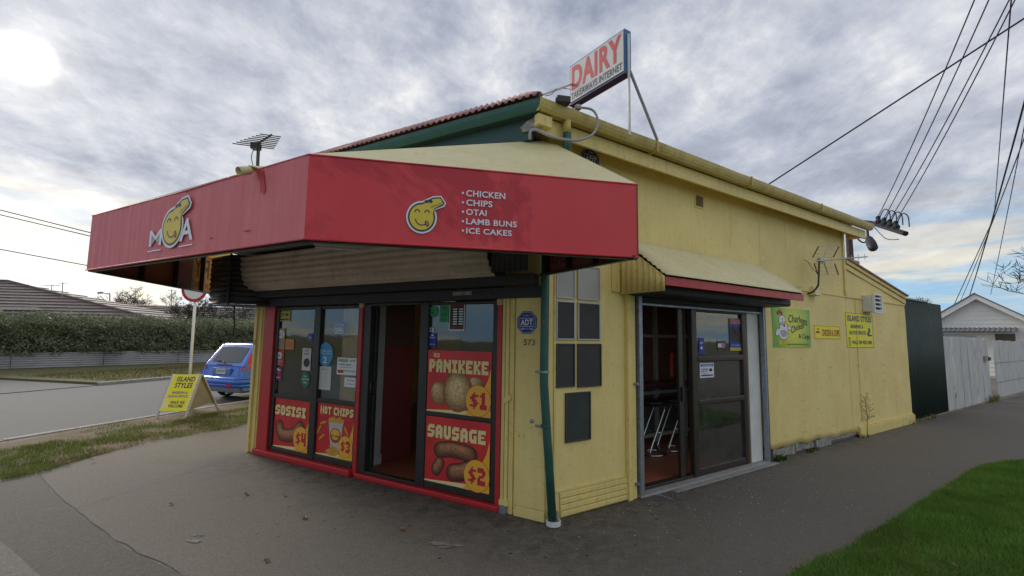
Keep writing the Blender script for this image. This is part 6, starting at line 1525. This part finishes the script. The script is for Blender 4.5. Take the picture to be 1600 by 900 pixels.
MB().hexa([CP(.42, -.145, .40), CP(.62, -.14, .40), CP(.62, -.10, .40), CP(.42, -.10, .40), CP(.42, -.145, .45), CP(.62, -.14, .45), CP(.62, -.10, .45), CP(.42, -.10, .45)], LRED).build('reflector', car)
MB().hexa([CP(-.33, -.01, .66), CP(.33, -.01, .66), CP(.33, .05, .66), CP(-.33, .05, .66), CP(-.33, .0, .84), CP(.33, .0, .84), CP(.33, .06, .84), CP(-.33, .06, .84)], mat('plate_recess', (.10, .19, .42), .35)).build('plate_recess', car, bevel=.015)
np_ = Sheet(None, 0, .36, 0, .125, 0, P=lambda a, b, dl: CP(-.18+.36*a, -.022-dl+.008*b, .69+.125*b))
mb = MB(); np_.back(mb, PAP, .008); pl_ = mb.build('number_plate', car); mb = MB(); np_.text(mb, 'LJR595', .08, .2, .92, .82, KP, 2, .02); mb.build('lettering', pl_)
mb = MB(); mb.tube([CP(.0, .05, .98), CP(-.12, .10, 1.02), CP(-.38, .09, 1.03)], .012, KP, 6); mb.build('rear_wiper', car)
MB().tube([CP(.38, -.10, .22), CP(.38, .2, .24)], .025, GC, 8).build('exhaust', car)
def wheel(x, y, r=.29, w=.17):
    s = 1 if x > 0 else -1; c_ = CP(x, y, r); ax = (CP(1, 0, 0)-CP(0, 0, 0)).normalized()*s
    wt = MB().lathe(c_-ax*w/2, [(r*.6, 0), (r-.02, .0), (r, .03), (r, w-.03), (r-.02, w), (r*.68, w+.002), (r*.66, w-.02)], TYR, 28, ax).build('wheel', car, smooth=True)
    rm_ = MB(); rm_.lathe(c_-ax*w/2, [(.05, w-.005), (.055, w+.005), (.03, w+.012)], STL, 12, ax)
    up = Vector((0, 0, 1)); fw = ax.cross(up)
    for k in range(6):
        t = 2*math.pi*k/6; dr_ = up*math.cos(t)+fw*math.sin(t); pd = ax.cross(dr_); o_ = c_-ax*w/2+ax*(w-.008)
        rm_.add([o_+dr_*.04-pd*.03, o_+dr_*.04+pd*.03, o_+dr_*r*.68+pd*.035, o_+dr_*r*.68-pd*.035], [(0, 1, 2, 3)], STL)
    ring = [c_-ax*w/2+ax*(w-.002)+(up*math.cos(2*math.pi*k/24)+fw*math.sin(2*math.pi*k/24))*r*.66 for k in range(25)]
    rm_.tube(ring, .014, STL, 6, False); rm_.build('rim', wt)
for x, y in ((hwid-.09, .72), (-hwid+.09, .72), (hwid-.09, 2.95), (-hwid+.09, 2.95)): wheel(x, y)
mb = MB(); mb.fb(CF, .25, CW-.25, -3.2, -.2, Z0+.2, Z0+.5, KP); mb.build('underbody', car)

# ------------------------------------------------------------------ overhead lines and the power pole behind the shop
CAB = mat('cable_black', (.015, .015, .018), .6)
YP = 19.0
pp = thing('power_pole', PY(1325, 380, YP+.9).xy.to_3d(), 'power pole hidden behind the eave with its crossarm showing', 'power pole')
a = PY(1364, 349, YP); b = PY(1415, 365, YP-2.5); c = PY(1325, 345, YP+.9)
MB().tube([(c.x, c.y, 0), (c.x, c.y, c.z+.2)], [.16, .12], BARK, 10).build('pole', pp)
dirv = (b-a); 
MB().tube([c, a, b], .10, CAB, 6).build('crossarm', pp)
ins = []
for k, x in enumerate((1374, 1384, 1393, 1402)):
    f = (x-1364)/51; q = a.lerp(b, f); MB().lathe(q+Vector((0, 0, .05)), [(.10, 0), (.13, .1), (.07, .2), (.09, .28), (.04, .33)], CAB, 8).build('insulator', pp); ins.append(q+Vector((0, 0, .35)))
    MB().tube(smoothc([q+Vector((.05, 0, .3)), q+Vector((.18, -.1, .62)), q+Vector((.30, -.2, .5)), q+Vector((.32, -.2, .1))]), .02, CAB, 5).build('jumper', pp)
MB().tube(smoothc([a+Vector((0, 0, -.1)), a.lerp(b, .4)+Vector((0, 0, -.45)), a.lerp(b, .8)+Vector((0, 0, -.3))]), .015, CAB, 5).build('jumper', pp)
lh = PY(1356, 369, YP-.5); le = PY(1365, 389, YP-1.6)
MB().tube(smoothc([PY(1338, 364, YP), PY(1341, 374, YP), PY(1350, 379, YP), lh+Vector((0, 0, -.1))]), .03, CAB, 6).build('lamp_bracket', pp)
MB().tube([lh+Vector((0, 0, .35)), lh], .05, CAB, 6).build('lamp_arm', pp)
lm = MB(); dl_ = (le-lh); lm.tube([lh, lh+dl_*.25, lh+dl_*.6, lh+dl_*.9, le], [.05, .13, .17, .16, .06], CAB, 12); lm.build('lamp_head', pp, smooth=True)
pw = lh+dl_*.72; lens_ = MB(); dn = (EYE-pw).normalized(); lens_.lathe(pw+dn*.13, [(.12, 0), (.10, .03), (.05, .045)], mat('lamp_lens', (.42, .40, .34), .3), 14, dn); lens_.build('lens', pp)
def wire(p, q, r, sag=.0, lab='', n=14, ext=0, group='overhead wires at the right'):
    p = Vector(p); q = Vector(q); q = q+(q-p)*ext
    pts = [p.lerp(q, i/n) - Vector((0, 0, sag*4*(i/n)*(1-i/n))) for i in range(n+1)]
    o = MB().tube(pts, r, CAB, 6, False).build('overhead_wire'); return tag(o, lab, 'wire', group)
names = ['leftmost', 'second from the left', 'third from the left', 'rightmost']
for k, x in enumerate((1516, 1538, 1569, 1578)):
    wire(ins[k], PY(x, 0, 9.5), .014, .25, 'thin wire rising from the crossarm, %s of the four' % names[k], ext=.35)
wire(PY(1190, 295, 14), PY(1600, 29, 10), .022, .0, 'thick black cable crossing the sky from the roof to the top right', ext=.3)
wire(PY(1490, 478, 34), PY(1553, 340, 24), .022, .0, 'wire falling left towards the white house gable', ext=.0)
wire(PY(1553, 340, 24), PY(1580, 0, 9), .014, .0, 'near upright thin wire left of the thick pair at the right edge', ext=.2)
wire(PY(1513, 468, 32), PY(1601, 145, 12), .024, .25, 'thickest cable dropping steeply at the right edge of the sky', ext=.3)
wire(PY(1500, 472, 33), PY(1601, 205, 13), .015, .2, 'thin wire crossing below the thickest cable at the right edge', ext=.3)
wire(PY(1548, 460, 32), PY(1601, 190, 14), .014, .1, 'lone thin wire nearest the bare tree at the right edge', ext=.3)
gl_ = 'overhead wires at the left'
for (x0, y0_, x1, y1_, lab) in ((-40, 318, 175, 372, 'upper wire at the left edge of the sky'), (-40, 326, 175, 377, 'wire just below the uppermost one at the left edge'), (-40, 382, 180, 423, 'lowest wire at the left, meeting the canopy edge')):
    wire(PY(x0, y0_, 22), PY(x1, y1_, 22), .022, .0, lab, ext=.5, group=gl_)

# ------------------------------------------------------------------ small things on the ground
LF = mat('dead_leaf', (.30, .15, .05), .8, c2=(.18, .08, .03), nscale=30, namt=.8); LF2 = mat('pale_dead_leaf', (.42, .32, .20), .8, c2=(.3, .2, .1), nscale=30, namt=.8)
leaves = [(445, 775, 1, 'pale curled leaf below the sosisi poster'), (475, 810, 1, 'pale leaf on the footpath below the open door'), (627, 828, 0, 'brown crumpled leaf on the footpath below the door side panel'), (416, 877, 0, 'orange leaf near the bottom edge, left of centre'), (268, 788, 1, 'pale leaf in the middle of the left footpath'), (1247, 890, 0, 'orange brown leaf at the lawn tip'), (1490, 893, 0, 'curled brown leaf on the lawn at the bottom'), (385, 773, 1, 'light leaf left of the red sill'), (145, 722, 1, 'pale leaf on the grass edge, left one'), (205, 683, 1, 'pale leaf on the verge below the sandwich board'), (30, 745, 0, 'brown leaf at the far left end of the verge'), (1495, 801, 0, 'small tan leaf in the middle of the lawn'), (105, 727, 1, 'whitish leaf on the grass edge at the left')]
rnd = random.Random(12)
for x, y, k, lab in leaves:
    p = G(x, y); mb = MB(); s_ = rnd.uniform(.018, .03); an = rnd.uniform(0, 6.28); n = 9
    zoff = .045 if x > 1250 else (.03 if y < 750 and x < 300 else .004)
    rim = []
    for j in range(n):
        t = 2*math.pi*j/n; r = s_*(1 if j % 2 else .62)*(1.3 if j in (0,) else 1); xx = r*math.cos(t)*1.3; yy = r*math.sin(t); rim.append((p.x+xx*math.cos(an)-yy*math.sin(an), p.y+xx*math.sin(an)+yy*math.cos(an), zoff+.012*rnd.random()+.006))
    mb.add([(p.x, p.y, zoff)]+rim, [(0, j+1, (j+1) % n+1) for j in range(n)], LF2 if k else LF)
    tag(mb.build('fallen_leaf', solid=.001), lab, 'leaf', 'fallen leaves on the ground')
# paint flecks and crumbs scattered on the seal
FLK = mat('white_fleck', (.55, .53, .50), .7, namt=.3); mb = MB(); rnd = random.Random(4)
for i in range(430):
    if i < 250:
        u = rnd.gauss(2.3, 1.4); dd = abs(rnd.gauss(.0, .75))+.08; p = S.P(u, dd, 0)
        if dd > 1.68: continue
    else:
        p = Vector((rnd.uniform(-5, 3), rnd.uniform(2.2, 5), 0))
        if (p.xy-F.o).dot(F.n) < .1 or (p.xy-S.o).dot(S.n) < .1: continue
    s_ = rnd.choice((.002, .003, .003, .004, .006)); an = rnd.uniform(0, 6.28); k = 5
    top = [(p.x+s_*rnd.uniform(.5, 1.2)*math.cos(an+2*math.pi*j/k), p.y+s_*rnd.uniform(.5, 1.2)*math.sin(an+2*math.pi*j/k), .0055) for j in range(k)]
    bot = [(q[0], q[1], .001) for q in top]
    mb.add(top+bot, [list(range(k))]+[(j, k+j, k+(j+1) % k, (j+1) % k) for j in range(k)], FLK if rnd.random() < .75 else LF2)
tag(mb.build('paint_flecks'), 'tiny white paint flecks and crumbs scattered over the footpath', 'debris', kind='stuff')
# chalky scuffs
mb = MB()
for (x, y, w_, h_) in ((1035, 775, 40, 7), (1020, 772, 22, 4)):
    a = G(x-w_/2, y-h_); b = G(x+w_/2, y+h_); pts = []
    dirx = (b-a).xy; nn = Vector((-dirx.y, dirx.x)).normalized(); n = 12
    up = []; dn_ = []
    for k in range(n+1):
        f = k/n; q = a.xy+dirx*f; ww = .010*math.sin(math.pi*f)*(.5+.6*rnd.random()); up.append((*(q+nn*ww), .004)); dn_.append((*(q-nn*ww), .004))
    for k in range(n): mb.poly([dn_[k], dn_[k+1], up[k+1], up[k]], mat('spilt_paint', (.45, .52, .60), .6))
tag(mb.build('spilt_paint'), 'two pale blue white paint scuffs on the footpath by the galvanised post', 'paint mark')
mb = MB(); rn = random.Random(21)
for (x, y, w_) in ((312, 848, .16), (308, 838, .08), (690, 851, .22), (805, 863, .07), (640, 846, .10), (355, 775, .05), (230, 790, .04), (470, 735, .10), (705, 778, .14), (735, 790, .12), (1100, 738, .06), (1240, 712, .05)):
    p = G(x, y)
    for q_ in range(5):
        cx = p.x+rn.uniform(-1, 1)*w_*.6; cy = p.y+rn.uniform(-1, 1)*w_*.22; rr = w_*rn.uniform(.08, .28); an = rn.uniform(-.4, .4); n = 13; pts = []
        for k in range(n):
            t = 2*math.pi*k/n; k2 = rn.uniform(.45, 1.1); xx = rr*1.7*k2*math.cos(t); yy = rr*.55*k2*math.sin(t); pts.append((cx+xx*math.cos(an)-yy*math.sin(an), cy+xx*math.sin(an)+yy*math.cos(an), .0042+.0002*q_))
        mb.poly(pts, mat('dried_spill', (.24, .225, .20), .9, c2=(.15, .14, .12), nscale=30, namt=1.0))
tag(mb.build('dried_spills'), 'pale dried spill marks scattered on the forecourt asphalt', 'stain', kind='stuff')
# weeds along the wall and the tall dry weed
WD = leafmat('weed_leaf', (.05, .10, .02), (.10, .16, .04)); DRY = mat('dry_stem', (.22, .15, .07), .9)
def weed(x, lab, n, h, sp, m, seed):
    rnd = random.Random(seed); mb = MB(); q = S.at(x, 700)[0]
    for i in range(n):
        p = S.P(q+rnd.uniform(-sp, sp), .02+.08*rnd.random(), 0); t = p+Vector((rnd.uniform(-.5, .5)*h, rnd.uniform(-.5, .3)*h, h*rnd.uniform(.5, 1.1))); sd2 = Vector((rnd.uniform(-1, 1), rnd.uniform(-1, 1), 0)).normalized()*.006
        mid = p.lerp(t, .6)+Vector((0, 0, .015)); mb.add([p-sd2, p+sd2, mid+sd2, mid-sd2, t], [(0, 1, 2, 3), (3, 2, 4)], m)
    tag(mb.build('weed'), lab, 'weed', 'weeds at the foot of the side wall')
weed(1212, 'green weed tuft at the foot of the wall beside the side door', 60, .09, .12, WD, 1)
weed(1262, 'low weeds by the rotten base boards', 30, .06, .2, WD, 2)
weed(1345, 'small weeds near the break in the baseboard', 20, .07, .1, WD, 3)
weed(1440, 'dry tufts at the foot of the green fence', 60, .12, 1.0, GR2, 4)
weed(1555, 'yellow dry tuft at the foot of the grey palings', 90, .22, .5, GR2, 6)
dw = thing('tall_dry_weed', S.P(S.at(1355, 676, .05)[0], .05, 0), 'tall thin dry weed standing against the yellow wall', 'weed')
p = S.P(S.at(1355, 676, .05)[0], .05, 0); zt6 = S.at(1354, 620, .05)[1]; stem = [p, p+Vector((.02, 0, zt6*.5)), p+Vector((0, .01, zt6))]
MB().tube(stem, [.006, .005, .003], DRY, 5).build('stem', dw)
mb = MB(); rnd = random.Random(8)
for k in range(46):
    f = .35+.65*rnd.random(); b = p+Vector((.01, 0, zt6*f)); t = b+Vector((rnd.uniform(-.14, .14), rnd.uniform(-.05, .03), rnd.uniform(.02, .10))); mb.tube([b, t], .002, DRY, 3, False)
    mb.lathe(t, [(.003, 0), (.009, .006), (.003, .012)], DRY, 5)
o = mb.build('seed_heads', dw); o['kind'] = 'stuff'
